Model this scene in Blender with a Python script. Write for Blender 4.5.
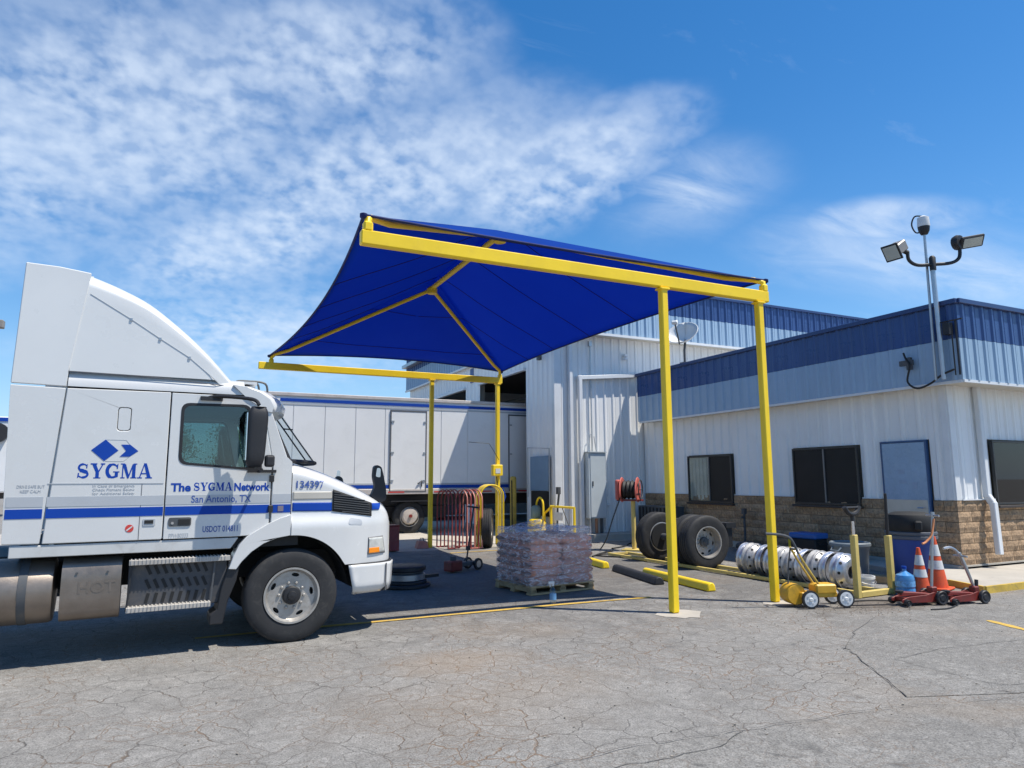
import bpy, bmesh, math, random
from math import sin, cos, pi, radians as rad
from mathutils import Vector, Matrix, Euler
from mathutils.geometry import tessellate_polygon
random.seed(7)
for o in list(bpy.data.objects): bpy.data.objects.remove(o)
S = bpy.context.scene
COL = S.collection

# ---------------------------------------------------------------- camera
PITCH, ROLL, AZ, EYE = rad(8.05), rad(0.25), rad(64.5), 1.75
fw = Vector((cos(AZ)*cos(PITCH), sin(AZ)*cos(PITCH), sin(PITCH)))
r0 = Vector((sin(AZ), -cos(AZ), 0)); u0 = r0.cross(fw)
rr = r0*cos(ROLL) - u0*sin(ROLL); uu = rr.cross(fw)
cam = bpy.data.cameras.new('camera'); camo = bpy.data.objects.new('camera', cam); COL.objects.link(camo)
cam.sensor_width = 36; cam.lens = 680/1024*36; cam.clip_start = .05; cam.clip_end = 5000
m = Matrix((rr, uu, -fw)).transposed().to_4x4(); m.translation = (0, 0, EYE); camo.matrix_world = m
S.camera = camo

# ---------------------------------------------------------------- sun and sky
SUN = Vector((.38, -.304, 1)).normalized()
sl = bpy.data.lights.new('sun', 'SUN'); sl.energy = 5.0; sl.angle = rad(.53); sl.color = (1, .945, .85)
so = bpy.data.objects.new('sun', sl); COL.objects.link(so); so.rotation_euler = SUN.to_track_quat('Z', 'Y').to_euler()
so.location = (20, -20, 40)
W = bpy.data.worlds.new('World'); S.world = W; W.use_nodes = True
def N(nt, typ, **kw):
    n = nt.nodes.new(typ)
    for k, v in kw.items():
        if k.startswith('i_'):
            key = k[2:]; key = int(key) if key.isdigit() else key
            n.inputs[key].default_value = v
        else: setattr(n, k, v)
    return n
def math_(nt, op, a, b=None, c=None, clamp=False):
    n = nt.nodes.new('ShaderNodeMath'); n.operation = op; n.use_clamp = clamp
    for i, x in enumerate((a, b, c)):
        if x is None: continue
        if isinstance(x, (int, float)): n.inputs[i].default_value = x
        else: nt.links.new(x, n.inputs[i])
    return n.outputs[0]
def ramp(nt, fac, stops, interp='LINEAR'):
    n = nt.nodes.new('ShaderNodeValToRGB'); n.color_ramp.interpolation = interp
    el = n.color_ramp.elements
    while len(el) < len(stops): el.new(.5)
    for e, (p, c) in zip(el, stops):
        e.position = p; e.color = (c, c, c, 1) if isinstance(c, (int, float)) else (*c, 1)
    nt.links.new(fac, n.inputs[0]); return n.outputs[0]
def mixc(nt, fac, a, b, typ='MIX'):
    n = nt.nodes.new('ShaderNodeMix'); n.data_type = 'RGBA'; n.blend_type = typ
    for s, x in ((n.inputs[0], fac), (n.inputs[6], a), (n.inputs[7], b)):
        if isinstance(x, (int, float)): s.default_value = x
        elif isinstance(x, (tuple, list)): s.default_value = (*x, 1)
        else: nt.links.new(x, s)
    return n.outputs[2]
def noise(nt, vec, scale, detail=4, rough=.55, dist=0, dim='3D'):
    n = nt.nodes.new('ShaderNodeTexNoise'); n.noise_dimensions = dim
    n.inputs['Scale'].default_value = scale; n.inputs['Detail'].default_value = detail
    n.inputs['Roughness'].default_value = rough; n.inputs['Distortion'].default_value = dist
    if vec is not None: nt.links.new(vec, n.inputs['Vector'])
    return n.outputs[0]

def build_world():
    nt = W.node_tree; nt.nodes.clear(); L = nt.links.new
    out = N(nt, 'ShaderNodeOutputWorld'); bg = N(nt, 'ShaderNodeBackground'); bg.inputs[1].default_value = .078
    sky = N(nt, 'ShaderNodeTexSky', sky_type='NISHITA', sun_disc=False, altitude=200, air_density=1.0, dust_density=.3, ozone_density=3.0)
    sky.sun_elevation = math.asin(SUN.z); sky.sun_rotation = math.atan2(SUN.x, SUN.y)
    hs = N(nt, 'ShaderNodeHueSaturation'); hs.inputs['Saturation'].default_value = 1.34; hs.inputs['Value'].default_value = 1.72
    L(sky.outputs[0], hs.inputs['Color'])
    tc = N(nt, 'ShaderNodeTexCoord'); d = tc.outputs['Generated']
    sep = N(nt, 'ShaderNodeSeparateXYZ'); L(d, sep.inputs[0]); zup = math_(nt, 'MAXIMUM', sep.outputs[2], 0)
    def layer(k):
        den = math_(nt, 'ADD', zup, k); cmb = N(nt, 'ShaderNodeCombineXYZ')
        L(math_(nt, 'DIVIDE', sep.outputs[0], den), cmb.inputs[0]); L(math_(nt, 'DIVIDE', sep.outputs[1], den), cmb.inputs[1]); return cmb.outputs[0]
    p = layer(.40); p2 = layer(.15)
    def dot(v):
        n = N(nt, 'ShaderNodeVectorMath', operation='DOT_PRODUCT'); L(d, n.inputs[0]); n.inputs[1].default_value = v; return n.outputs['Value']
    # a bank of altocumulus standing at one place in the sky: soft stretched patches of directions
    def patch(px, py, sx, sy, tilt):
        c = (fw + rr*((px-512)/680) - uu*((py-384)/680)).normalized()
        e1 = (rr - c*rr.dot(c)).normalized(); e2 = c.cross(e1); t = rad(tilt)
        a = e1*cos(t)+e2*sin(t); b = e2*cos(t)-e1*sin(t)
        qa = math_(nt, 'MULTIPLY', dot(a), 1/sx); qb = math_(nt, 'MULTIPLY', dot(b), 1/sy)
        q = math_(nt, 'SQRT', math_(nt, 'ADD', math_(nt, 'MULTIPLY', qa, qa), math_(nt, 'MULTIPLY', qb, qb)))
        return math_(nt, 'MULTIPLY', math_(nt, 'SUBTRACT', 1, q), math_(nt, 'GREATER_THAN', dot(c), 0))
    mx = lambda *a: a[0] if len(a) == 1 else math_(nt, 'MAXIMUM', a[0], mx(*a[1:]))
    big = noise(nt, p, 2.2, 6, .6, .3); warp = math_(nt, 'MULTIPLY', math_(nt, 'SUBTRACT', big, .5), 1.5)
    bank = mx(patch(120, 120, .46, .20, -8), patch(330, 60, .30, .13, 0), patch(400, 170, .42, .15, -10), math_(nt, 'MULTIPLY', patch(560, 165, .24, .09, -22), 1.25), patch(250, 240, .24, .09, -14))
    low = math_(nt, 'MULTIPLY', patch(280, 335, .34, .10, 0), .8)
    m1 = math_(nt, 'ADD', mx(bank, low), math_(nt, 'MULTIPLY', warp, .55))
    m1 = ramp(nt, m1, [(0.0, 0), (.36, .48), (.75, 1)], 'EASE')
    puff = noise(nt, p, 25, 2, .5, .1); fine = noise(nt, p, 64, 3, .6, .1)
    pf = math_(nt, 'ADD', math_(nt, 'MULTIPLY', puff, .78), math_(nt, 'MULTIPLY', fine, .22))
    pf = ramp(nt, pf, [(.37, .20), (.50, .62), (.65, 1)])
    soft = ramp(nt, noise(nt, p, 3.5, 5, .6, .5), [(.36, .0), (.62, 1)])
    solid = math_(nt, 'ADD', math_(nt, 'MULTIPLY', pf, math_(nt, 'SUBTRACT', 1, math_(nt, 'MULTIPLY', soft, .55))), math_(nt, 'MULTIPLY', soft, .52), clamp=True)
    c1 = math_(nt, 'MULTIPLY', m1, solid)
    mp = N(nt, 'ShaderNodeMapping'); mp.inputs['Scale'].default_value = (1, 2.6, 1); mp.inputs['Rotation'].default_value = (0, 0, rad(35)); L(p2, mp.inputs[0])
    st = noise(nt, mp.outputs[0], 2.6, 7, .62, .6)
    wisps = mx(patch(885, 220, .12, .036, -3), math_(nt, 'MULTIPLY', patch(940, 268, .34, .08, 10), .62), math_(nt, 'MULTIPLY', patch(690, 190, .16, .10, -10), .55))
    w1 = math_(nt, 'ADD', wisps, math_(nt, 'MULTIPLY', warp, .35))
    c2 = math_(nt, 'MULTIPLY', ramp(nt, w1, [(.05, 0), (.65, .9)], 'EASE'), ramp(nt, st, [(.32, .25), (.62, 1)]))
    c3 = ramp(nt, st, [(.60, 0), (.9, .30)])
    cl = math_(nt, 'MULTIPLY', mx(c1, c2, c3), .68, clamp=True)
    # pale air near the horizon
    hz = math_(nt, 'POWER', math_(nt, 'SUBTRACT', 1, zup, clamp=True), 6)
    skyc = mixc(nt, math_(nt, 'MULTIPLY', hz, .75), hs.outputs[0], (4.2, 6.6, 9.8))
    col = mixc(nt, cl, skyc, (8.6, 9.8, 11.4))
    L(col, bg.inputs[0]); L(bg.outputs[0], out.inputs[0])
build_world()
S.view_settings.view_transform = 'Standard'; S.view_settings.look = 'None'
S.view_settings.exposure = 0.30; S.view_settings.gamma = 1
S.view_settings.use_curve_mapping = False
S.render.engine = 'CYCLES'
S.cycles.max_bounces = 8; S.cycles.transparent_max_bounces = 12

# ---------------------------------------------------------------- materials
MATS = {}
def M(name, col, rough=.5, metal=0., var=.1, vs=2.5, bump=0., bs=60, spec=.5, dirt=0., dcol=(.18, .14, .10), coat=0., rand=0., emit=None):
    if name in MATS: return MATS[name]
    mt = bpy.data.materials.new(name); mt.use_nodes = True; nt = mt.node_tree; L = nt.links.new
    b = nt.nodes['Principled BSDF']; tc = N(nt, 'ShaderNodeTexCoord'); g = tc.outputs['Object']
    lo = tuple(max(0, c*(1-var)) for c in col); hi = tuple(min(1, c*(1+var)) for c in col)
    n1 = noise(nt, g, vs, 5, .6); c = mixc(nt, ramp(nt, n1, [(.3, 0), (.7, 1)]), lo, hi)
    if rand:
        oi = N(nt, 'ShaderNodeObjectInfo'); h = N(nt, 'ShaderNodeHueSaturation')
        L(math_(nt, 'ADD', math_(nt, 'MULTIPLY', oi.outputs['Random'], rand*2), 1-rand), h.inputs['Value']); L(c, h.inputs['Color']); c = h.outputs[0]
    if dirt:
        n2 = noise(nt, g, vs*2.3, 8, .7, .6); f = ramp(nt, n2, [(.52, 0), (.75, dirt)]); c = mixc(nt, f, c, dcol)
    L(c, b.inputs['Base Color']); b.inputs['Metallic'].default_value = metal
    n3 = noise(nt, g, vs*4, 4, .6)
    L(math_(nt, 'ADD', math_(nt, 'MULTIPLY', n3, .24), rough-.12, clamp=True), b.inputs['Roughness'])
    b.inputs['Specular IOR Level'].default_value = spec
    if coat: b.inputs['Coat Weight'].default_value = coat; b.inputs['Coat Roughness'].default_value = .08
    if bump:
        bp = N(nt, 'ShaderNodeBump'); bp.inputs['Strength'].default_value = bump; bp.inputs['Distance'].default_value = .02
        L(noise(nt, g, bs, 4, .6), bp.inputs['Height']); L(bp.outputs[0], b.inputs['Normal'])
    MATS[name] = mt; return mt
truck_white = M('truck_white_paint', (.62, .62, .605), .25, var=.03, vs=1.2, coat=.5, dirt=.22, dcol=(.5, .47, .42))
roof_white = M('truck_fairing_white', (.66, .665, .65), .3, var=.03, vs=1.2, coat=.3)
skirt_grey = M('truck_skirt_white', (.55, .55, .53), .45, var=.08, dirt=.25)
decal_blue = M('decal_blue', (.003, .05, .33), .6, spec=.25, var=.05)
decal_grey = M('decal_grey', (.42, .44, .46), .35, var=.04)
decal_red = M('decal_red', (.55, .05, .04), .4)
black_plastic = M('black_plastic', (.018, .018, .02), .55, bump=.1, bs=90, rand=.15)
black_dark = M('underbody_black', (.012, .012, .012), .7)
interior_grey = M('cab_interior_grey', (.06, .065, .075), .8)
rubber = M('tyre_rubber', (.022, .022, .023), .75, var=.25, vs=5, bump=.12, bs=120, dirt=.5, dcol=(.075, .07, .062))
alu = M('tank_aluminium', (.25, .21, .175), .45, metal=.7, var=.2, vs=3, dirt=.6, dcol=(.23, .18, .14), bump=.05)
bright_alu = M('wheel_aluminium', (.60, .60, .62), .33, metal=.85, var=.2, vs=6, dirt=.55, dcol=(.22, .20, .18), rand=.15)
steel_white = M('rim_white_steel', (.42, .40, .37), .4, metal=.5, var=.2, vs=6, dirt=.75, dcol=(.28, .23, .18))
chrome = M('chrome', (.7, .7, .72), .15, metal=1)
galv = M('galvanised_steel', (.46, .47, .48), .38, metal=.8, var=.15, rand=.1)
yellow = M('yellow_paint', (.93, .64, .015), .42, var=.06, vs=1.5, dirt=.22, dcol=(.52, .33, .05), bump=.03, bs=30)
yellow_worn = M('yellow_paint_worn', (.56, .38, .06), .6, var=.2, vs=4, dirt=.85, dcol=(.22, .17, .09), bump=.15, bs=30)
yellow_pale = M('yellow_paint_faded', (.62, .47, .14), .6, var=.12, vs=4, dirt=.4, dcol=(.3, .24, .14))
wall_white = M('metal_wall_white', (.80, .80, .785), .4, var=.04, vs=.8, dirt=.10, dcol=(.42, .42, .40), rand=.03)
trim_white = M('white_trim', (.70, .71, .71), .4, var=.05, dirt=.12, dcol=(.4, .38, .34))
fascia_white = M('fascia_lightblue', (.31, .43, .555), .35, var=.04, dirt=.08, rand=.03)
fascia_blue = M('fascia_blue', (.035, .075, .21), .30, var=.10, vs=1.2, rand=.06)
fascia_cap = M('fascia_cap_blue', (.03, .055, .15), .35)
soffit_m = M('soffit_cream', (.58, .55, .48), .6, dirt=.2)
block_m = M('concrete_block', (.37, .25, .15), .95, var=.45, vs=22, bump=1.0, bs=36, rand=.16, dirt=.25, dcol=(.2, .15, .1))
mortar_m = M('mortar', (.25, .215, .17), .95, bump=.3)
concrete_m = M('concrete', (.42, .385, .33), .9, var=.14, vs=1.2, bump=.25, bs=60, dirt=.35, dcol=(.26, .23, .19))
frame_dark = M('window_frame_dark', (.03, .028, .026), .4)
frame_alu = M('mullion_grey', (.15, .15, .15), .4, metal=.4)
door_blue = M('door_blue', (.23, .34, .48), .28, var=.12, vs=1.5, coat=.2)
kick_m = M('kick_plate_steel', (.42, .40, .38), .35, metal=.6, var=.15)
trailer_white = M('trailer_white', (.76, .755, .74), .35, var=.04, vs=.7, dirt=.2, dcol=(.5, .48, .46))
trailer_rail = M('trailer_rail', (.55, .50, .46), .5, metal=.2, dirt=.4)
trailer_dark = M('trailer_frame', (.05, .045, .045), .6)
seam_dark = M('seam_grey', (.12, .12, .125), .5)
red_paint = M('red_paint', (.19, .022, .017), .5, var=.35, vs=5, dirt=.8, dcol=(.05, .03, .025))
maroon = M('cage_red_paint', (.26, .035, .035), .45, var=.2, dirt=.3)
pink_red = M('cage_faded_red', (.55, .20, .15), .5, var=.2, dirt=.3)
wood = M('pallet_wood', (.40, .27, .14), .85, var=.2, vs=8, bump=.3, rand=.2)
bag_m = M('paper_bag', (.58, .25, .16), .75, var=.35, vs=7, bump=.5, bs=12, rand=.25, dirt=.5, dcol=(.55, .5, .46))
orange_m = M('cone_orange', (.66, .085, .02), .6, var=.12, vs=6, dirt=.6, dcol=(.26, .09, .05))
cone_white = M('cone_collar', (.60, .60, .58), .45, vs=7, dirt=.6, dcol=(.3, .28, .25))
bin_blue = M('bin_blue', (.010, .05, .26), .45)
bin_grey = M('bin_grey', (.16, .19, .21), .55, dirt=.3)
white_plastic = M('white_plastic', (.68, .68, .66), .45, dirt=.25)
panel_grey = M('cabinet_grey', (.50, .55, .57), .4, var=.05)
box_bluegrey = M('panel_bluegrey', (.16, .26, .38), .35, var=.1)
copper = M('copper_conduit', (.42, .20, .11), .5)
brown_dark = M('dark_brown', (.05, .04, .035), .7)
cable = M('black_cable', (.012, .012, .012), .6)
grey_dark = M('dark_grey', (.07, .075, .08), .55, dirt=.3)
lamp_house = M('lamp_housing', (.28, .25, .22), .5, metal=.3)
lamp_glass = M('lamp_lens', (.45, .47, .42), .2)
amber = M('amber_lens', (.85, .25, .01), .2)
head_glass = M('headlight_lens', (.50, .50, .46), .12, var=.2, vs=12, coat=.8)
teal_m = M('motor_green_grey', (.16, .23, .22), .5)
bark = M('bark', (.10, .07, .05), .9, bump=.5)
leafm = M('leaves', (.06, .10, .022), .6, var=.35, vs=.8, rand=.2)
tar = M('tar_seam', (.085, .082, .077), .8, bump=.2)
ypaint_road = M('road_paint_yellow', (.56, .36, .06), .8, var=.15, vs=6, dirt=.9, dcol=(.22, .19, .15))

def glass(name, tint=(.6, .68, .7), refl=.12, rough=.02, ior=1.5):
    mt = bpy.data.materials.new(name); mt.use_nodes = True; nt = mt.node_tree; nt.nodes.clear(); L = nt.links.new
    out = N(nt, 'ShaderNodeOutputMaterial'); tr = N(nt, 'ShaderNodeBsdfTransparent'); gl = N(nt, 'ShaderNodeBsdfGlossy')
    tr.inputs[0].default_value = (*tint, 1); gl.inputs['Roughness'].default_value = rough
    lw = N(nt, 'ShaderNodeLayerWeight'); lw.inputs[0].default_value = .5; r0 = ((ior-1)/(ior+1))**2
    f = math_(nt, 'ADD', math_(nt, 'MULTIPLY', math_(nt, 'POWER', lw.outputs['Facing'], 5), (1-r0)*min(1, (ior-1)*2)), r0+refl, clamp=True); mx = N(nt, 'ShaderNodeMixShader')
    L(f, mx.inputs[0]); L(tr.outputs[0], mx.inputs[1]); L(gl.outputs[0], mx.inputs[2]); L(mx.outputs[0], out.inputs[0]); return mt
cab_glass = glass('cab_glass', (.52, .66, .66), .05)
screen_glass = glass('windscreen_glass', (.86, .91, .93), .0, ior=1.03)
office_glass = glass('office_glass', (.12, .13, .13), .04)
clear_plastic = glass('clear_plastic', (.75, .85, .92), .06, .1)
def wrap_material():
    mt = bpy.data.materials.new('shrink_wrap'); mt.use_nodes = True; nt = mt.node_tree; nt.nodes.clear(); L = nt.links.new
    out = N(nt, 'ShaderNodeOutputMaterial'); tr = N(nt, 'ShaderNodeBsdfTransparent'); pb = N(nt, 'ShaderNodeBsdfPrincipled')
    pb.inputs['Base Color'].default_value = (.92, .80, .79, 1); pb.inputs['Roughness'].default_value = .10; pb.inputs['Specular IOR Level'].default_value = .9
    tc = N(nt, 'ShaderNodeTexCoord'); mp = N(nt, 'ShaderNodeMapping'); mp.inputs['Scale'].default_value = (1, 1, 3.2); mp.inputs['Rotation'].default_value = (.3, .4, 0)
    L(tc.outputs['Object'], mp.inputs[0])
    n = noise(nt, mp.outputs[0], 6, 7, .7, 1.5); mx = N(nt, 'ShaderNodeMixShader')
    L(ramp(nt, n, [(.42, .15), (.53, .36), (.64, .80)]), mx.inputs[0]); L(tr.outputs[0], mx.inputs[1]); L(pb.outputs[0], mx.inputs[2]); L(mx.outputs[0], out.inputs[0])
    bp = N(nt, 'ShaderNodeBump'); bp.inputs['Strength'].default_value = .9; bp.inputs['Distance'].default_value = .03
    L(noise(nt, mp.outputs[0], 9, 5, .6, 1.2), bp.inputs['Height']); L(bp.outputs[0], pb.inputs['Normal']); return mt
wrap_m = wrap_material()
def fabric_material():
    mt = bpy.data.materials.new('canopy_fabric'); mt.use_nodes = True; nt = mt.node_tree; nt.nodes.clear(); L = nt.links.new
    out = N(nt, 'ShaderNodeOutputMaterial'); df = N(nt, 'ShaderNodeBsdfDiffuse'); tl = N(nt, 'ShaderNodeBsdfTranslucent'); gl = N(nt, 'ShaderNodeBsdfGlossy')
    tc = N(nt, 'ShaderNodeTexCoord'); n = noise(nt, tc.outputs['Object'], 1.3, 4)
    c = mixc(nt, n, (.004, .058, .36), (.008, .085, .48)); L(c, df.inputs[0])
    tl.inputs[0].default_value = (.001, .095, .50, 1); gl.inputs['Roughness'].default_value = .55; gl.inputs[0].default_value = (.5, .6, .9, 1)
    m1 = N(nt, 'ShaderNodeMixShader'); m1.inputs[0].default_value = .56; L(df.outputs[0], m1.inputs[1]); L(tl.outputs[0], m1.inputs[2])
    m2 = N(nt, 'ShaderNodeMixShader'); m2.inputs[0].default_value = .02; L(m1.outputs[0], m2.inputs[1]); L(gl.outputs[0], m2.inputs[2]); L(m2.outputs[0], out.inputs[0])
    return mt
fabric_m = fabric_material()
fabric_seam = M('canopy_seam', (.004, .014, .10), .8)

def asphalt_material(name, c0, c1, crack=1., sm=1.):
    mt = bpy.data.materials.new(name); mt.use_nodes = True; nt = mt.node_tree; L = nt.links.new
    b = nt.nodes['Principled BSDF']; tc = N(nt, 'ShaderNodeTexCoord'); g = tc.outputs['Object']
    n1 = noise(nt, g, .55, 7, .68, .3); n2 = noise(nt, g, 2.6, 8, .72, .6); n3 = noise(nt, g, 70, 4, .85); n4 = noise(nt, g, 14, 5, .7)
    base = mixc(nt, ramp(nt, n1, [(.32, 0), (.68, 1)]), c0, c1)
    base = mixc(nt, ramp(nt, n2, [(.36, .5), (.60, 0)]), base, tuple(x*.6 for x in c0))
    base = mixc(nt, ramp(nt, n4, [(.40, .38), (.56, 0)]), base, tuple(x*.55 for x in c0))
    base = mixc(nt, ramp(nt, n4, [(.56, 0), (.70, .4)]), base, (.40, .385, .36))
    base = mixc(nt, ramp(nt, n3, [(.38, .7), (.52, 0)]), base, (.05, .05, .048))
    base = mixc(nt, ramp(nt, n3, [(.56, 0), (.70, .55)]), base, (.42, .41, .39))
    hgt = n3
    # brownish rust in the cracked area, oily dark spots
    rs = noise(nt, g, .8, 4, .6, .2)
    spot = noise(nt, g, 1.9, 3, .5, .9)
    base = mixc(nt, ramp(nt, spot, [(.68, 0), (.76, .6)]), base, (.045, .045, .045))
    if crack:
        wob = N(nt, 'ShaderNodeVectorMath', operation='MULTIPLY_ADD'); nn = nt.nodes.new('ShaderNodeTexNoise'); nn.inputs['Scale'].default_value = 3.4; nn.inputs['Detail'].default_value = 5
        L(g, nn.inputs['Vector']); L(nn.outputs['Color'], wob.inputs[0]); wob.inputs[1].default_value = (.30, .30, 0); L(g, wob.inputs[2])
        def vor(sc, w):
            v = N(nt, 'ShaderNodeTexVoronoi', feature='DISTANCE_TO_EDGE', voronoi_dimensions='2D'); v.inputs['Scale'].default_value = sc; L(wob.outputs[0], v.inputs['Vector'])
            return ramp(nt, v.outputs['Distance'], [(w*.25, 1), (w, 0)])
        k1 = math_(nt, 'MULTIPLY', vor(3.3, .026), ramp(nt, noise(nt, g, .7, 4, .6), [(.34, .10), (.55, 1)]))
        k2 = math_(nt, 'MULTIPLY', vor(8.5, .045), ramp(nt, noise(nt, g, .8, 5, .65, .3), [(.40, 0), (.58, .75)]))
        k3 = math_(nt, 'MULTIPLY', vor(.6, .005), .6)
        k = math_(nt, 'MAXIMUM', math_(nt, 'MAXIMUM', k1, k2), k3)
        k = math_(nt, 'MULTIPLY', math_(nt, 'MULTIPLY', k, ramp(nt, n2, [(.3, .45), (.6, 1)])), crack)
        rust = mixc(nt, ramp(nt, rs, [(.40, 0), (.56, 1)]), (.060, .054, .047), (.17, .095, .042))
        base = mixc(nt, math_(nt, 'MULTIPLY', k, .85), base, rust)
        hgt = math_(nt, 'SUBTRACT', n3, math_(nt, 'MULTIPLY', k, 1.5))
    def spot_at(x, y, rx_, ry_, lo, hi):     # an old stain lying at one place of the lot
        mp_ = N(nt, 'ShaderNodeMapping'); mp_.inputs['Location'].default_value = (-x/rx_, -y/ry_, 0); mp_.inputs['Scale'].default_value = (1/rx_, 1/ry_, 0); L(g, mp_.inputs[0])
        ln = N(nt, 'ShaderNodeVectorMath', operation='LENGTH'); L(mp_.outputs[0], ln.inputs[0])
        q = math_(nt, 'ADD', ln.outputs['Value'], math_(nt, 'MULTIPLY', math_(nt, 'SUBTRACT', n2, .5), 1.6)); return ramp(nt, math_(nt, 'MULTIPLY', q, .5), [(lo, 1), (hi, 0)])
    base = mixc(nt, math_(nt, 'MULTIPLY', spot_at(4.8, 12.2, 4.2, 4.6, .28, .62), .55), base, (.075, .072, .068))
    base = mixc(nt, math_(nt, 'MULTIPLY', spot_at(8.6, 10.2, 1.7, 4.2, .25, .6), .45), base, (.085, .08, .074))
    base = mixc(nt, math_(nt, 'MULTIPLY', spot_at(9.3, 6.7, 1.5, .55, .2, .6), .6), base, (.12, .088, .06))
    base = mixc(nt, math_(nt, 'MULTIPLY', spot_at(2.5, 6.5, .75, .5, .2, .6), .28), base, (.30, .205, .12))
    base = mixc(nt, math_(nt, 'MULTIPLY', spot_at(2.2, 5.3, 1.3, .9, .1, .6), .2), base, (.27, .19, .115))
    tint = ramp(nt, noise(nt, g, .42, 4, .6, .2), [(.55, 0), (.72, .30)])
    base = mixc(nt, tint, base, (.27, .20, .13))
    L(base, b.inputs['Base Color']); b.inputs['Roughness'].default_value = .88; b.inputs['Specular IOR Level'].default_value = .35
    bp = N(nt, 'ShaderNodeBump'); bp.inputs['Strength'].default_value = .55*sm; bp.inputs['Distance'].default_value = .012
    L(hgt, bp.inputs['Height']); L(bp.outputs[0], b.inputs['Normal']); return mt
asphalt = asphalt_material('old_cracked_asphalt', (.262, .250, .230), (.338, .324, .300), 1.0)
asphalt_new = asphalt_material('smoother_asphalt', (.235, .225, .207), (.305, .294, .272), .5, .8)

# ---------------------------------------------------------------- mesh helpers
class MB:
    def __init__(s): s.v = []; s.f = []
    def add(s, vs, fs, mat=None):
        k = len(s.v)
        for p in vs:
            p = Vector(p); s.v.append(tuple(mat @ p) if mat else tuple(p))
        s.f += [tuple(i+k for i in f) for f in fs]; return s
    def box(s, c, d, R=None, taper=None):
        hx, hy, hz = d[0]/2, d[1]/2, d[2]/2; t = taper or 1
        vs = [Vector((x*hx*(t if z > 0 else 1), y*hy*(t if z > 0 else 1), z*hz)) for z in (-1, 1) for y in (-1, 1) for x in (-1, 1)]
        if R is not None: vs = [R @ p for p in vs]
        c = Vector(c); vs = [p+c for p in vs]
        return s.add(vs, [(0, 2, 3, 1), (4, 5, 7, 6), (0, 1, 5, 4), (2, 6, 7, 3), (0, 4, 6, 2), (1, 3, 7, 5)])
    def bar(s, a, b, w, h=None, up=(0, 0, 1)):
        a, b = Vector(a), Vector(b); d = b-a; l = d.length; z = d.normalized(); u = Vector(up)
        if abs(z.dot(u)) > .98: u = Vector((1, 0, 0))
        x = u.cross(z).normalized(); y = z.cross(x)
        R = Matrix((x, y, z)).transposed()
        return s.box((a+b)/2, (w, h or w, l), R)
    def tube(s, pts, r, n=8, closed=False):
        pts = [Vector(p) for p in pts]; rings = []; prev = None; k = len(pts)
        for i, p in enumerate(pts):
            if closed: d = pts[(i+1) % k]-pts[i-1]
            else: d = pts[min(i+1, k-1)]-pts[max(i-1, 0)]
            d.normalize()
            if prev is None:
                a = Vector((0, 0, 1)) if abs(d.z) < .9 else Vector((1, 0, 0)); x = a.cross(d).normalized()
            else: x = (prev-d*prev.dot(d)).normalized()
            prev = x; y = d.cross(x); ri = r[i] if isinstance(r, (list, tuple)) else r
            rings.append([p+x*cos(2*pi*j/n)*ri+y*sin(2*pi*j/n)*ri for j in range(n)])
        vs = [q for R in rings for q in R]; fs = []
        for i in range(k if closed else k-1):
            b = ((i+1) % k)*n
            for j in range(n): fs.append((i*n+j, i*n+(j+1) % n, b+(j+1) % n, b+j))
        if not closed: fs += [tuple(range(n))[::-1], tuple((k-1)*n+j for j in range(n))]
        return s.add(vs, fs)
    def lathe(s, prof, n=32, o=(0, 0, 0), axis='y', cap=True):
        "prof: (radius, height along axis)"
        vs = []; fs = []; k = len(prof)
        for (r, h) in prof:
            for j in range(n):
                a = 2*pi*j/n; c, t = r*cos(a), r*sin(a)
                vs.append({'y': (c, h, t), 'z': (c, t, h), 'x': (h, c, t)}[axis])
        for i in range(k-1):
            for j in range(n): fs.append((i*n+j, i*n+(j+1) % n, (i+1)*n+(j+1) % n, (i+1)*n+j))
        if cap:
            if prof[0][0] > 1e-6: fs.append(tuple(range(n)))
            if prof[-1][0] > 1e-6: fs.append(tuple((k-1)*n+j for j in range(n)))
        o = Vector(o); return s.add([Vector(p)+o for p in vs], fs)
    def grid(s, fn, nu, nv):
        vs = [fn(i/nu, j/nv) for i in range(nu+1) for j in range(nv+1)]
        return s.add(vs, [(i*(nv+1)+j, (i+1)*(nv+1)+j, (i+1)*(nv+1)+j+1, i*(nv+1)+j+1) for i in range(nu) for j in range(nv)])
    def plate(s, outer, holes=(), y0=0, y1=.03, fn=None):
        "polygon in (x,z) with holes, from y0 to y1; fn maps (x,y,z) to a point"
        loops = [[Vector((p[0], p[1], 0)) for p in L] for L in (outer, *holes)]
        tris = tessellate_polygon(loops); flat = [p for L in loops for p in L]; k = len(flat)
        fn = fn or (lambda x, y, z: (x, y, z))
        vs = [fn(p.x, y0, p.y) for p in flat]+[fn(p.x, y1, p.y) for p in flat]
        fs = [tuple(t) for t in tris]+[tuple(i+k for i in t)[::-1] for t in tris]; b = 0
        for L in loops:
            n = len(L)
            for i in range(n): fs.append((b+i, b+(i+1) % n, b+k+(i+1) % n, b+k+i))
            b += n
        return s.add(vs, fs)
    def prismy(s, poly, y0, y1): return s.plate(poly, (), y0, y1)
    def mesh(s, name, smooth=None):
        me = bpy.data.meshes.new(name); me.from_pydata(s.v, [], s.f)
        bm = bmesh.new(); bm.from_mesh(me); bmesh.ops.recalc_face_normals(bm, faces=bm.faces); bm.to_mesh(me); bm.free()
        if smooth is not None:
            me.polygons.foreach_set('use_smooth', [True]*len(me.polygons)); me.set_sharp_from_angle(angle=rad(smooth))
        me.update(); return me
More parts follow.
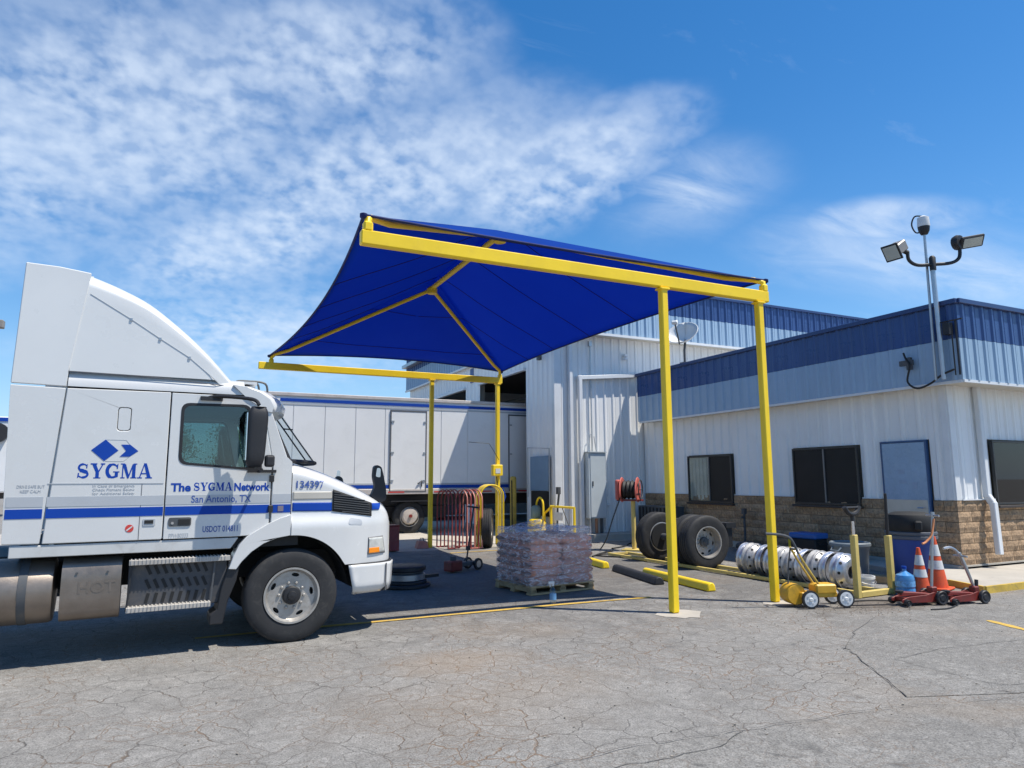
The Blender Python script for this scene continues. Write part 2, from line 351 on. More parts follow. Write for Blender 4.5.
    def build(s, name, mat, parent=None, smooth=None, bevel=0, loc=None, rot=None, seg=1, label=None):
        me = s.mesh(name, smooth); me.materials.append(mat); return link(name, me, parent, loc, rot, bevel, seg, label)
def link(name, me, parent=None, loc=None, rot=None, bevel=0, seg=1, label=None):
    o = bpy.data.objects.new(name, me); COL.objects.link(o); o.parent = parent
    if loc is not None: o.location = loc
    if rot is not None: o.rotation_euler = rot
    if bevel:
        b = o.modifiers.new('bevel', 'BEVEL'); b.width = bevel; b.segments = seg; b.limit_method = 'ANGLE'; b.angle_limit = rad(40); b.harden_normals = False
    if label: o['label'] = label
    return o
def tag(o, label, cat, group=None):
    o['label'] = label; o['category'] = cat
    if group: o['group'] = group
    return o
def thing(name, label, cat, loc=(0, 0, 0), rz=0, group=None):
    o = bpy.data.objects.new(name, None); COL.objects.link(o); o.location = loc; o.rotation_euler = (0, 0, rz); o.empty_display_size = .2
    return tag(o, label, cat, group)
def struct(o): o['kind'] = 'structure'; return o
def dup(root, loc=None, rz=None, label=None):
    def cp(o, par):
        c = o.copy(); COL.objects.link(c); c.parent = par
        for ch in o.children: cp(ch, c)
        return c
    r = cp(root, root.parent)
    if loc is not None: r.location = loc
    if rz is not None: r.rotation_euler = (0, 0, rz)
    if label: r['label'] = label
    return r
def rrect(x0, z0, x1, z1, r, n=4):
    out = []
    for cx, cz, a0 in ((x1-r, z1-r, 0), (x0+r, z1-r, 90), (x0+r, z0+r, 180), (x1-r, z0+r, 270)):
        for k in range(n+1):
            a = rad(a0+90*k/n); out.append((cx+r*cos(a), cz+r*sin(a)))
    return out
def rpoly(pts, r, n=4):
    out = []; k = len(pts)
    for i in range(k):
        p = Vector(pts[i]); a = (Vector(pts[i-1])-p); b = (Vector(pts[(i+1) % k])-p)
        ra = min(r, a.length*.45, b.length*.45); pa = p+a.normalized()*ra; pb = p+b.normalized()*ra
        for j in range(n+1):
            t = j/n; q = pa*(1-t)**2+p*2*t*(1-t)+pb*t*t; out.append((q.x, q.y))
    return out
def bez(pts, n=12):
    "catmull-rom through points"
    P = [Vector(p) for p in pts]; out = []
    for i in range(len(P)-1):
        p0, p1, p2, p3 = P[max(i-1, 0)], P[i], P[i+1], P[min(i+2, len(P)-1)]
        for j in range(n):
            t = j/n; out.append(.5*((2*p1)+(p2-p0)*t+(2*p0-5*p1+4*p2-p3)*t*t+(3*p1-p0-3*p2+p3)*t**3))
    return out+[P[-1]]
def lerpf(tab, x):
    if x <= tab[0][0]: return tab[0][1]
    for (a, b), (c, d) in zip(tab, tab[1:]):
        if x <= c: return b+(d-b)*(x-a)/(c-a)
    return tab[-1][1]
def sstep(x): x = max(0, min(1, x)); return x*x*(3-2*x)
def text_mesh(body, size, bold=0, ext=.0012, align='LEFT', width=None):
    cu = bpy.data.curves.new('lettering', 'FONT'); cu.body = body; cu.size = size; cu.extrude = ext; cu.offset = bold; cu.align_x = align; cu.resolution_u = 3
    ob = bpy.data.objects.new('lettering', cu); COL.objects.link(ob); bpy.context.view_layer.update()
    me = bpy.data.meshes.new_from_object(ob); bpy.data.objects.remove(ob)
    if width:
        xs = [v.co.x for v in me.vertices]; k = width/(max(xs)-min(xs)); x0 = min(xs)
        for v in me.vertices: v.co.x = (v.co.x-x0)*k
    return me

# ================================================================ ground
def sheet(name, pts, z, mat, parent=None):
    b = MB(); b.add([(x, y, z) for x, y in pts], [tuple(range(len(pts)))]); return b.build(name, mat, parent)
struct(sheet('ground', [(-900, -900), (900, -900), (900, 900), (-900, 900)], 0, asphalt))
def jag(pts, amp=.05, n=6):
    out = []
    for a, b in zip(pts, pts[1:]):
        for k in range(n):
            t = k/n; out.append((a[0]+(b[0]-a[0])*t+random.uniform(-amp, amp), a[1]+(b[1]-a[1])*t+random.uniform(-amp, amp)))
    return out+[pts[-1]]
edgeA = jag([(-3, 3.6), (.8, 3.85), (2.09, 3.95), (2.82, 3.96), (3.77, 3.86), (4.59, 3.78), (5.33, 3.66), (6.21, 3.45), (9, 2.9)], .03, 4)
struct(sheet('asphalt_patch', edgeA+[(9, -6), (-3, -6)], .004, asphalt_new))
edgeB = jag([(9.6, 6.3), (8.0, 6.11), (7.2, 5.75), (6.78, 5.48), (6.3, 5.2), (6.17, 4.96), (5.75, 4.4), (5.36, 3.86)], .03, 4)
struct(sheet('asphalt_patch', edgeB+[(6.25, 3.53), (9, 2.99), (40, -4), (40, 5), (12, 6.3)], .004, asphalt_new))
def ribbon(name, pts, w, z, mat, amp=.02):
    P = [Vector((x, y, z)) for x, y in jag(pts, amp, 5)]; b = MB(); vs = []; fs = []
    for i, p in enumerate(P):
        d = (P[min(i+1, len(P)-1)]-P[max(i-1, 0)]).normalized(); n = Vector((-d.y, d.x, 0)); k = w*random.uniform(.6, 1.3)/2
        vs += [p+n*k, p-n*k]
        if i: fs.append((2*i-2, 2*i, 2*i+1, 2*i-1))
    b.add(vs, fs); return struct(b.build(name, mat))
ribbon('tar_seam', [(8.0, 6.11), (7.2, 5.75), (6.78, 5.48), (6.3, 5.2), (6.17, 4.96), (5.75, 4.4), (5.36, 3.86)], .006, .009, tar)
ribbon('tar_seam', [(6.34, 4.66), (6.33, 4.2), (6.35, 3.71), (6.6, 3.65), (7.6, 3.5)], .007, .009, tar)
ribbon('tar_seam', [(6.34, 4.66), (7.12, 4.71), (8.36, 4.59), (10, 4.5)], .006, .0125, tar)
ribbon('tar_seam', [(2.09, 3.95), (2.82, 3.96), (3.77, 3.86), (4.59, 3.78), (5.33, 3.66), (6.21, 3.45), (8, 3.1)], .006, .016, tar)
ribbon('tar_seam', [(2.2, 3.76), (2.8, 3.73), (3.3, 3.74), (3.62, 3.86)], .006, .0085, tar)
# concrete apron rising a little to the bay doors
ap = MB()
ap.grid(lambda i, j: (-12+24*i, 16.75+9.5*j, .004+.15*sstep((9.5*j)/2.6)), 12, 14)
struct(ap.build('concrete_apron', concrete_m))
# painted lines
def stripe(name, pts, w, z=.009):
    o = ribbon(name, pts, w, z, ypaint_road, .006); return o
stripe('painted_line', [(.2, 8.72), (2.2, 8.71), (4.9, 8.70), (6.4, 8.62)], .085)
stripe('painted_line', [(9.07, 5.36), (8.90, 4.87), (8.62, 4.1), (8.3, 3.2)], .095)
stripe('painted_line', [(5.9, 15.9), (7.6, 16.0), (9.8, 16.1)], .09)
# raised concrete walk round the office with yellow kerb
SW = [(11.18, 6.62), (30, 6.62), (30, 8.02), (13.0, 8.02), (13.0, 9.75), (12.3, 9.75), (11.42, 7.3)]
b = MB(); b.add([(x, y, 0) for x, y in SW]+[(x, y, .10) for x, y in SW], [tuple(range(7, 14))]+[(i, (i+1) % 7, 7+(i+1) % 7, 7+i) for i in range(7)])
walk = struct(b.build('sidewalk', concrete_m, bevel=.012))
kb = MB()
for a, c in (((11.17, 6.60), (30, 6.60)), ((11.17, 6.60), (11.41, 7.3)),):
    kb.bar((*a, .05), (*c, .05), .05, .11)
o = kb.build('kerb_paint', yellow_worn, walk)
b = MB(); b.box((11.45, 17.28, .09), (3.1, .62, .2)); struct(b.build('wall_plinth', concrete_m, bevel=.015))
for (x, y, r) in ((5.97, 7.42, .33), (7.74, 7.4, .26)):
    k = 18; sheet_pts = [(x+r*random.uniform(.75, 1.1)*cos(2*pi*i/k), y+r*.9*random.uniform(.75, 1.1)*sin(2*pi*i/k)) for i in range(k)]
    struct(sheet('concrete_footing', sheet_pts, .005, concrete_m))

# ================================================================ buildings
PAN = {}
def rib_mesh(w, h, pitch, depth, mat):
    key = (round(w, 3), round(h, 3), pitch, depth, mat.name)
    if key in PAN: return PAN[key]
    n = max(1, round(w/pitch)); p = w/n; prof = []
    for i in range(n):
        x = i*p
        prof += [(x+.0015, 0), (x+p*.5-.004-.05, 0), (x+p*.5-.022, -depth), (x+p*.5+.022, -depth), (x+p*.5+.054, 0)]
        # a faint minor bead each side
        prof += [(x+p*.80, 0), (x+p*.83, -depth*.22), (x+p*.86, 0)]
    prof.append((w-.0015, 0)); k = len(prof)
    b = MB(); b.add([(x, y, 0) for x, y in prof]+[(x, y, h) for x, y in prof]+[(0, .012, 0), (w, .012, 0), (w, .012, h), (0, .012, h)],
                    [(i, i+1, k+i+1, k+i) for i in range(k-1)]+[(2*k, 2*k+1, 2*k+2, 2*k+3)])
    me = b.mesh('panel'); me.materials.append(mat); PAN[key] = me; return me
def run(par, o, rz, L, z0, z1, mat, name='wall_panel', w=.92, pitch=.31, depth=.03):
    "ribbed sheets side by side from o along the local x of rz"
    n = max(1, round(L/w)); pw = L/n
    for i in range(n):
        link(name, rib_mesh(pw, z1-z0, pitch, depth, mat), par, (o[0]+cos(rz)*pw*i, o[1]+sin(rz)*pw*i, z0), (0, 0, rz))
def part(par, name, mat, c, d, bevel=0, R=None, label=None):
    b = MB(); b.box(c, d, R); return b.build(name, mat, par, bevel=bevel, label=label)
WX, FY = -pi/2, 0     # rz of sheets that face -X and of sheets that face -Y
office = thing('office_building', 'low white metal office with blue topped fascia and brown block base, on the right', 'building', (13, 8.05, 0))
class Off:                         # parts are given in world numbers; the parent's offset is taken off
    pass
def reparent(root):
    for o in root.children:
        o.location = Vector(o.location)-Vector(root.location)
X0, Y0, Y1 = 13.0, 8.05, 17.58
EV = 3.53
# core (keeps light out) and roof
part(office, 'wall_core', mortar_m, (13.05+6, (Y0+Y1)/2+.03, 1.98), (12, Y1-Y0-.06, 3.66))
part(office, 'roof', galv, (18.8, 12.35, 4.72), (12.2, 9.5, .12))
part(office, 'soffit', soffit_m, (18.55, 12.33, EV+.0), (11.75, 9.6, .05))
# fascia: white below, blue above, dark cap
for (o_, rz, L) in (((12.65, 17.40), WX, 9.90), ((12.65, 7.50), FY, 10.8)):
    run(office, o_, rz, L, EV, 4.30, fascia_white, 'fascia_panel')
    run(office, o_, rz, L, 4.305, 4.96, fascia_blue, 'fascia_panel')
part(office, 'fascia_cap', fascia_cap, (12.65, 12.47, 4.99), (.14, 10.0, .09), .008)
part(office, 'fascia_cap', fascia_cap, (18.1, 7.50, 4.992), (10.9, .14, .09), .008)
part(office, 'fascia_trim', trim_white, (18.0, 7.505, EV-.025), (10.68, .05, .05))
part(office, 'fascia_trim', trim_white, (12.655, 12.42, EV-.027), (.05, 9.80, .05))
part(office, 'fascia_backing', soffit_m, (12.75, 12.36, 4.25), (.08, 9.5, 1.4)); part(office, 'fascia_backing', soffit_m, (18.1, 7.6, 4.245), (10.6, .08, 1.4))
# wall sheets above the blocks
BT = 1.335
segs = [(17.55, 15.50, BT), (15.50, 13.71, 2.42), (13.71, 11.76, BT), (11.76, 9.96, 2.47), (9.96, 9.49, BT), (9.49, 8.45, 2.50), (8.45, 8.12, BT)]
for a, c, z0 in segs: run(office, (12.988, a), WX, a-c, z0, EV-.02, wall_white)
for a, c, z0 in ((13.06, 14.12, BT), (14.12, 16.6, 2.5), (16.6, 23.5, BT)): run(office, (a, 8.038), FY, c-a, z0, EV-.02, wall_white)
part(office, 'corner_trim', trim_white, (12.985, 8.10, (BT+EV)/2-.01), (.09, .13, EV-BT-.03), .006)
part(office, 'corner_trim', trim_white, (13.03, 8.025, (BT+EV)/2-.012), (.15, .05, EV-BT-.03), .006)
for y0, y1 in ((15.5, 17.5), (11.76, 13.70), (9.50, 9.95)): part(office, 'base_flashing', trim_white, (12.94, (y0+y1)/2, BT+.012), (.04, y1-y0, .02))
part(office, 'base_flashing', trim_white, (13.6, 7.99, BT+.012), (1.0, .04, .02)); part(office, 'base_flashing', trim_white, (20.1, 7.99, BT+.012), (7.0, .04, .02))
# blocks, one by one, in running bond
def block_mesh(l, h, seed):
    r = random.Random(seed); nx, nz = 5, 2; vs = []; fs = []
    for i in range(nx+1):
        for j in range(nz+1):
            edge = i in (0, nx) or j in (0, nz)
            vs.append((l*i/nx, -.012 if edge else -.012-r.uniform(.006, .034), h*j/nz))
    for i in range(nx):
        for j in range(nz):
            a = i*(nz+1)+j; fs.append((a, a+nz+1, a+nz+2, a+1))
    k = len(vs); vs += [(0, .06, 0), (l, .06, 0), (l, .06, h), (0, .06, h)]
    bl, br, tr_, tl_ = 0, nx*(nz+1), nx*(nz+1)+nz, nz
    fs += [(bl, tl_, k+3, k), (br, k+1, k+2, tr_)]
    fs.append(tuple([i*(nz+1) for i in range(nx, -1, -1)])+(k, k+1)); fs.append(tuple(i*(nz+1)+nz for i in range(nx+1))+(k+2, k+3))
    b = MB(); b.add(vs, fs); me = b.mesh('block'); me.materials.append(block_m); return me
BLK = {}
def blocks(par, o, rz, spans, nz, z0, h=.186, gap=.009):
    for c in range(nz):
        for (a, e) in spans:
            x = a
            first = .2 if c % 2 else .4
            while x < e-.05:
                l = min(first, e-x); first = .4
                if e-(x+l) < .12: l = e-x
                key = (round(l, 2), random.randrange(5))
                if key not in BLK: BLK[key] = block_mesh(key[0]-gap, h, hash(key) % 99)
                ob = link('block', BLK[key], par, (o[0]+cos(rz)*x, o[1]+sin(rz)*x, z0+c*(h+gap)), (0, 0, rz)); x += l
blocks(office, (12.965, 17.55), WX, [(0, 8.08), (9.10, 9.50)], 6, .165)
blocks(office, (12.955, 8.015), FY, [(0, 4.4)], 6, .165)
part(office, 'foundation', concrete_m, (12.975, 12.8, .082), (.10, 9.52, .155), .01); part(office, 'foundation', concrete_m, (17.5, 8.01, .15), (9.1, .07, .03))
def window(par, o, rz, w, z0, z1, mullions=1, screen=True, light_left=False):
    "proud framed slider: frame, panes, mullion, sill"
    R = Matrix.Rotation(rz, 4, 'Z'); h = z1-z0
    def put(name, mat, c, d, parent, bevel=.004):
        b = MB(); b.box(c, d); return b.build(name, mat, parent, bevel=bevel)
    fr = MB()
    for c, d in (((w/2, .03, .02), (w, .06, .04)), ((w/2, .03, h-.02), (w, .06, .04)), ((.02, .03, h/2), (.04, .06, h-.081)), ((w-.02, .03, h/2), (.04, .06, h-.081))): fr.box(c, d)
    f = fr.build('window', frame_dark, par, bevel=.004, loc=(o[0], o[1], z0), rot=(0, 0, rz))
    put('mullion', frame_alu, (w/2, .02, h/2), (.04, .03, h-.082), f)
    for k in (0, 1):
        x0, x1 = (.04, w/2-.021) if k == 0 else (w/2+.021, w-.04)
        p = MB(); p.box(((x0+x1)/2, .035 if k else .027, h/2), (x1-x0, .008, h-.084)); p.build('pane', (clear_glass if light_left and k == 0 else office_glass) if (light_left and k == 0) or not screen else screen_m, f)
    p = MB(); p.box((w/2, .055, h/2), (w-.1, .006, h-.1)); p.build('blind', blind_m if light_left else black_dark, f)
    s = MB(); s.box((w/2, .0, -.035), (w+.08, .10, .05)); s.build('sill', brown_dark, f, bevel=.006)
    return f
clear_glass = glass('clear_office_glass', (.92, .94, .92), .03)
screen_m = M('insect_screen', (.012, .012, .013), .45, var=.3, vs=1.5, spec=.25)
blind_m = M('window_blind', (.46, .47, .44), .6, var=.15, vs=3)
f1 = window(office, (12.90, 15.47), WX, 1.73, 1.13, 2.40, light_left=True)
# a chair-like pale shape and slatted blind behind the left pane
bl = MB()
for k in range(5): bl.box((.10+.15*k, .042, .63), (.10, .006, 1.1))
bl.build('blind_slat', blind_m, f1)
window(office, (12.90, 11.72), WX, 1.73, 1.18, 2.45)
window(office, (14.14, 7.955), FY, 2.4, 1.24, 2.48, screen=False)
# door
dr = MB(); dr.box((.46, .02, 1.15), (.90, .05, 2.28)); D_ = dr.build('door', door_blue, office, bevel=.004, loc=(12.93, 9.43, .165), rot=(0, 0, WX))
df = MB()
for c, d in (((-.01, .03, 1.16), (.035, .07, 2.34)), ((.93, .03, 1.16), (.035, .07, 2.34)), ((.46, .03, 2.315), (.90, .07, .035))): df.box(c, d)
df.build('door_frame', M('door_frame_blue', (.03, .08, .19), .4), D_)
k_ = MB(); k_.box((.46, -.009, .60), (.86, .006, 1.14)); k_.build('kick_plate', kick_m, D_)
k_ = MB(); k_.tube([(.83, -.0, 1.02), (.83, -.07, 1.02), (.72, -.07, 1.02)], .011); k_.build('door_handle', chrome, D_)
for (x, z, w_, h_) in ((.40, 1.72, .13, .09), (.42, 1.52, .16, .07), (.66, 1.45, .10, .12)):
    k_ = MB(); k_.box((x, -.0065, z), (w_, .003, h_)); k_.build('notice', M('notice_paper', (.30, .38, .50), .7), D_)
# downspout on the right wall
ds = MB(); ds.bar((13.80, 7.95, EV), (13.80, 7.95, 1.38), .10, .12); ds.bar((13.80, 7.95, 1.42), (13.80, 7.85, 1.26), .10, .12); ds.bar((13.80, 7.85, 1.30), (13.74, 7.80, .34), .10, .12)
ds.build('downspout', trim_white, office, bevel=.012)
reparent(office)

# ---------------- warehouse
wh = thing('warehouse', 'tall white metal warehouse with blue banded eave and two open bay doors', 'building', (9.82, 17.6, 0))
XW, YW, YE, XE = 9.82, 17.6, 32.3, 30
E0, E1, E2 = 6.17, 6.98, 7.73
HD = 5.37
part(wh, 'back_wall', wall_white, (XE, 25, 3.5), (.1, 14.6, 6.9)); part(wh, 'far_wall', wall_white, (20, YE, 3.5), (20, .1, 6.9))
part(wh, 'wall_core', mortar_m, (19.95, YW+.08, 3.3), (20.1, .1, 6.5)); part(wh, 'roof', galv, (19.7, 24.8, 7.3), (20.6, 15.2, .15))
part(wh, 'interior_ceiling', brown_dark, (19.9, 24.9, 6.3), (20, 14.5, .05))
for y0, y1 in ((17.66, 19.50), (23.42, 24.80), (28.9, 32.2)): part(wh, 'wall_core', mortar_m, (XW+.12, (y0+y1)/2, 3.0), (.18, y1-y0, 6.0))
part(wh, 'header_core', mortar_m, (XW+.12, 25, 5.9), (.16, 14.5, 1.0))
run(wh, (XW, 19.53), WX, 1.93, .16, E0, wall_white); run(wh, (XW, 24.82), WX, 1.43, .15, E0, wall_white); run(wh, (XW, 32.3), WX, 3.4, .15, E0, wall_white)
run(wh, (XW, 23.39), WX, 3.86, HD, E0, wall_white); run(wh, (XW, 28.9), WX, 4.08, HD, E0, wall_white)
for (y0, y1) in ((19.53, 23.39), (24.82, 28.9)):
    part(wh, 'bay_lintel', trim_white, (XW-.03, (y0+y1)/2, HD-.04), (.14, y1-y0, .09))
run(wh, (XW+.08, YW), FY, 19.9, .16, E0, wall_white)
part(wh, 'corner_trim', trim_white, (XW-.02, YW+.02, 3.14), (.10, .16, 6.0), .006); part(wh, 'corner_trim', trim_white, (XW+.09, YW-.03, 3.138), (.16, .06, 6.0), .006)
for (o_, rz, L) in (((9.70, 32.6), WX, 15.4), ((9.70, 17.14), FY, 19.9)):
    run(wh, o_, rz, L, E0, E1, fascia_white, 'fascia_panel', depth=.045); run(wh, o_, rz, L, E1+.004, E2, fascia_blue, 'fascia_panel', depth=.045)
part(wh, 'fascia_cap', fascia_cap, (9.70, 24.9, E2+.03), (.16, 15.6, .08)); part(wh, 'fascia_cap', fascia_cap, (19.65, 17.14, E2+.032), (20.1, .16, .08))
part(wh, 'fascia_backing', soffit_m, (9.79, 24.9, 6.95), (.08, 15.3, 1.5)); part(wh, 'fascia_backing', soffit_m, (19.75, 17.24, 6.95), (19.8, .08, 1.5))
part(wh, 'soffit', soffit_m, (19.65, 17.38, E0-.01), (19.9, .5, .04)); part(wh, 'soffit', soffit_m, (9.77, 25.1, E0-.012), (.16, 14.9, .04))
part(wh, 'eave_trim', trim_white, (19.65, 17.12, E0-.04), (19.9, .07, .07)); part(wh, 'eave_trim', trim_white, (9.685, 24.9, E0-.042), (.07, 15.4, .07))
# downspouts and the white gutter pipe on the sunny wall
g_ = MB(); g_.bar((10.28, 17.50, .3), (10.28, 17.50, 6.12), .14, .12); g_.build('downspout', trim_white, wh, bevel=.015)
g_ = MB(); g_.bar((10.60, 17.47, .25), (10.60, 17.47, 4.88), .12, .12); g_.bar((10.52, 17.48, 4.80), (12.95, 17.48, 5.02), .13, .12); g_.build('gutter_pipe', trim_white, wh, bevel=.012)
g_ = MB(); g_.tube([(11.02, 17.52, 2.6), (11.02, 17.52, 5.95)], .022); g_.box((11.02, 17.52, 5.9), (.10, .08, .16)); g_.build('conduit', galv, wh)
g_ = MB(); g_.tube([(11.45, 17.50, .3), (11.45, 17.50, 1.62), (11.52, 17.50, 1.70)], .035); g_.tube([(11.36, 17.50, 1.0), (11.6, 17.50, 1.0)], .03); g_.box((11.45, 17.50, 1.35), (.12, .1, .2)); g_.build('conduit', trim_white, wh)
g_ = MB(); g_.tube([(10.86, 17.5, 2.6), (10.95, 17.5, 3.1), (11.02, 17.5, 3.15)], .012); g_.tube([(11.15, 17.5, 2.6), (11.08, 17.5, 3.05)], .012); g_.build('conduit', galv, wh)
g_ = MB(); g_.box((12.3, 17.50, 5.62), (.1, .12, .08)); g_.lathe([(.0, -.02), (.06, -.02), (.08, -.1), (.0, -.1)], 12, (12.3, 17.48, 5.58), 'z'); g_.build('wall_lamp', trim_white, wh)
g_ = MB(); g_.box((9.74, 18.45, 5.62), (.12, .14, .34)); g_.tube([(9.70, 18.4, 5.5), (9.62, 18.2, 5.42), (9.60, 18.0, 5.6)], .02); g_.tube([(9.6, 18.0, 5.55), (9.55, 17.5, 5.62), (9.5, 17.4, 5.60)], .014); g_.build('bracket_light', grey_dark, wh)
g_ = MB(); g_.box((9.79, 24.1, 5.75), (.04, .32, .55)); g_.build('bay_sign', M('sign_blue', (.05, .10, .26), .5), wh)
d_ = MB(); d_.plate([(x+.0, z) for x, z in ((.12, .86), (.18, .86), (.18, .92))], (), 0, .004)
# pipes and lights deep in the bay
g_ = MB()
for k in range(4): g_.tube([(14+k*3, 19.0, 5.5-.1*k), (14+k*3, 31, 5.55)], .05, 6)
g_.tube([(12, 21.5, 5.3), (12, 21.5, 6.2)], .03); g_.build('interior_pipe', galv, wh)
reparent(wh)

# ================================================================ shade canopy
can = thing('shade_canopy', 'blue fabric hip roof shade canopy on four yellow steel posts', 'canopy', (4.78, 12.4, 0))
def cpart(b, name, mat, **k):
    o = b.build(name, mat, can, **k); o.location = Vector(o.location)-Vector(can.location); return o
CX0, CX1, CY0, CY1 = 1.69, 7.92, 7.5, 17.3; cxm, cym = (CX0+CX1)/2, (CY0+CY1)/2; hx, hy = (CX1-CX0)/2, (CY1-CY0)/2
for (x, y, z) in ((5.94, 7.5, 4.43), (7.75, 7.5, 4.43), (5.86, 17.3, 4.45), (7.80, 17.3, 4.45)):
    b = MB(); b.box((x, y, z/2+.005), (.105, .105, z-.01)); cpart(b, 'post', yellow, bevel=.012)
    b = MB(); b.box((x, y, z-.02), (.16, .14, .025)); cpart(b, 'cap_plate', yellow, bevel=.004)
for y, z0, z1, x0 in ((7.5, 4.43, 4.60, 1.66), (17.3, 4.45, 4.62, 1.45)):
    b = MB(); b.box(((x0+7.93)/2, y, (z0+z1)/2), (7.93-x0, .11, z1-z0)); cpart(b, 'beam', yellow, bevel=.012)
RZ = 6.20; ZE = 4.79; ra, rb_ = (cxm, cym-hy+hx*.98, RZ-.14), (cxm, cym+hy-hx*.98, RZ-.14)
b = MB(); b.tube([ra, rb_], .055, 10); cpart(b, 'ridge_bar', yellow, smooth=40)
for (x, y, hub) in ((CX0, CY0, ra), (CX1, CY0, ra), (CX0, CY1, rb_), (CX1, CY1, rb_)):
    d = Vector((hub[0]-x, hub[1]-y, 0)).normalized()
    base = Vector((x+.05*(1 if x < 4 else -1), y, 4.60))
    c2 = Vector((x, y, ZE+.0))+d*.16; b = MB()
    b.tube([base, base+Vector((0, 0, .14)), c2+Vector((0, 0, .02))]+[c2.lerp(Vector(hub), t)+Vector((0, 0, -.03)) for t in (.1, .3, .5, .7, 1)], .042, 10)
    cpart(b, 'hip_bar', yellow, smooth=40)
    b = MB(); b.box(base+Vector((0, 0, .05)), (.11, .11, .12)); cpart(b, 'corner_bracket', yellow, bevel=.02)
for hub in (ra, rb_):
    b = MB(); b.lathe([(.11, -.13), (.12, -.02), (.07, .03)], 12, hub, 'z'); cpart(b, 'ridge_hub', yellow, smooth=40)
def roof_pt(s, t, dz=0.):
    # s,t in -1..1 over the plan; edges drawn in by the edge cable
    x = cxm+hx*s*(1-.085*(1-t*t)*abs(s)**3); y = cym+hy*t*(1-.06*(1-s*s)*abs(t)**5)
    dx, dy = hx*(1-abs(s)), hy*(1-abs(t))*.97; d = min(dx, dy)/hx
    k = 1/9; sm = -k*math.log(math.exp(-dx/hx/k)+math.exp(-dy/hx/k)) if False else d
    sag = .09*sin(pi*min(1, d))*min(1, abs(dx-dy)/1.2)
    return Vector((x, y, ZE+(RZ+.01-ZE)*d-sag+dz+.09*(1-s*s)*abs(t)**6))
def face_pts(kind, a, c):
    "a along the eave, c from eave (0) to ridge (1)"
    hyr = 1-hx/hy/.97
    if kind in 'LR':
        s = (1-c); t = (-1+2*a)*(1-c*(1-max(hyr, 0))); return (-s if kind == 'L' else s, t)
    t = 1-c*(1-hyr); s = (-1+2*a)*(1-c); return (s, -t if kind == 'N' else t)
for kind in 'LRNF':
    b = MB(); n = 28 if kind in 'LR' else 20
    b.grid(lambda i, j: roof_pt(*face_pts(kind, i, j)), n, 16)
    o = cpart(b, 'fabric_panel', fabric_m, smooth=60)
    sd = o.modifiers.new('cloth', 'SOLIDIFY'); sd.thickness = .004; sd.offset = 0
# hem cable along the four edges and dark seams across the cloth
for kind in 'LRNF':
    b = MB(); b.tube([roof_pt(*face_pts(kind, i/30, 0)) for i in range(31)], .017, 6); cpart(b, 'hem', fabric_seam, smooth=60)
def seam_x(t, s0, s1, n=24):
    b = MB(); b.tube([roof_pt(s0+(s1-s0)*i/n, t, -.008) for i in range(n+1)], .007, 5); cpart(b, 'seam', fabric_seam)
for t in (-.38, -.05, .28, .58): seam_x(t, .0, .99, 24); seam_x(t, -.99, -.02, 24)
seam_x(.86, -.83, .83); seam_x(-.86, -.83, .83)
for (x, y) in ((CX0, CY0), (CX1, CY0), (CX0, CY1), (CX1, CY1)):
    b = MB(); b.lathe([(.02, -.05), (.045, -.03), (.045, .01), (.0, .03)], 10, (x, y, ZE), 'z'); cpart(b, 'corner_cap', fabric_seam, smooth=50)
b = MB(); b.box((7.72, 17.17, 2.02), (.30, .14, .30)); sb = cpart(b, 'switch_box', yellow, bevel=.015)
b = MB(); b.box((7.72, 17.095, 2.0), (.14, .006, .13)); b.build('notice', white_plastic, sb)
b = MB(); b.tube([(7.80, 17.2, 2.3), (7.5, 17.2, 2.75), (6.9, 17.2, 2.78)], .008, 5); b.tube([(7.72, 17.2, 1.85), (7.74, 17.12, 1.4), (7.9, 17.1, 1.15), (7.95, 17.1, 1.3)], .014, 6); cpart(b, 'air_hose', cable)
b = MB(); b.tube([(7.86, 17.1, 1.52), (7.93, 17.08, 1.30), (7.86, 17.08, 1.12), (7.80, 17.1, 1.3), (7.86, 17.1, 1.52)], .025, 6); cpart(b, 'coiled_hose', decal_blue)

# ================================================================ wheels
def tyre_profile(R=.5, w=.28, rb=.285):
    h = w/2; p = [(rb, -h*.78), (rb+.025, -h*.94), (R*.80, -h), (R*.92, -h*.97), (R*.97, -h*.88), (R, -h*.74)]
    for g in (-.42, 0, .42):
        p += [(R, h*g-.009), (R-.016, h*g-.006), (R-.016, h*g+.006), (R, h*g+.009)]
    p += [(R, h*.74), (R*.97, h*.88), (R*.92, h*.97), (R*.80, h), (rb+.025, h*.94), (rb, h*.78)]
    return p
def oval(cx, cz, a, rx, rz_, n=10):
    return [(cx+rx*cos(2*pi*i/n)*cos(a)-rz_*sin(2*pi*i/n)*sin(a), cz+rx*cos(2*pi*i/n)*sin(a)+rz_*sin(2*pi*i/n)*cos(a)) for i in range(n)]
def circ(r, n=32, cx=0, cz=0): return [(cx+r*cos(2*pi*i/n), cz+r*sin(2*pi*i/n)) for i in range(n)]
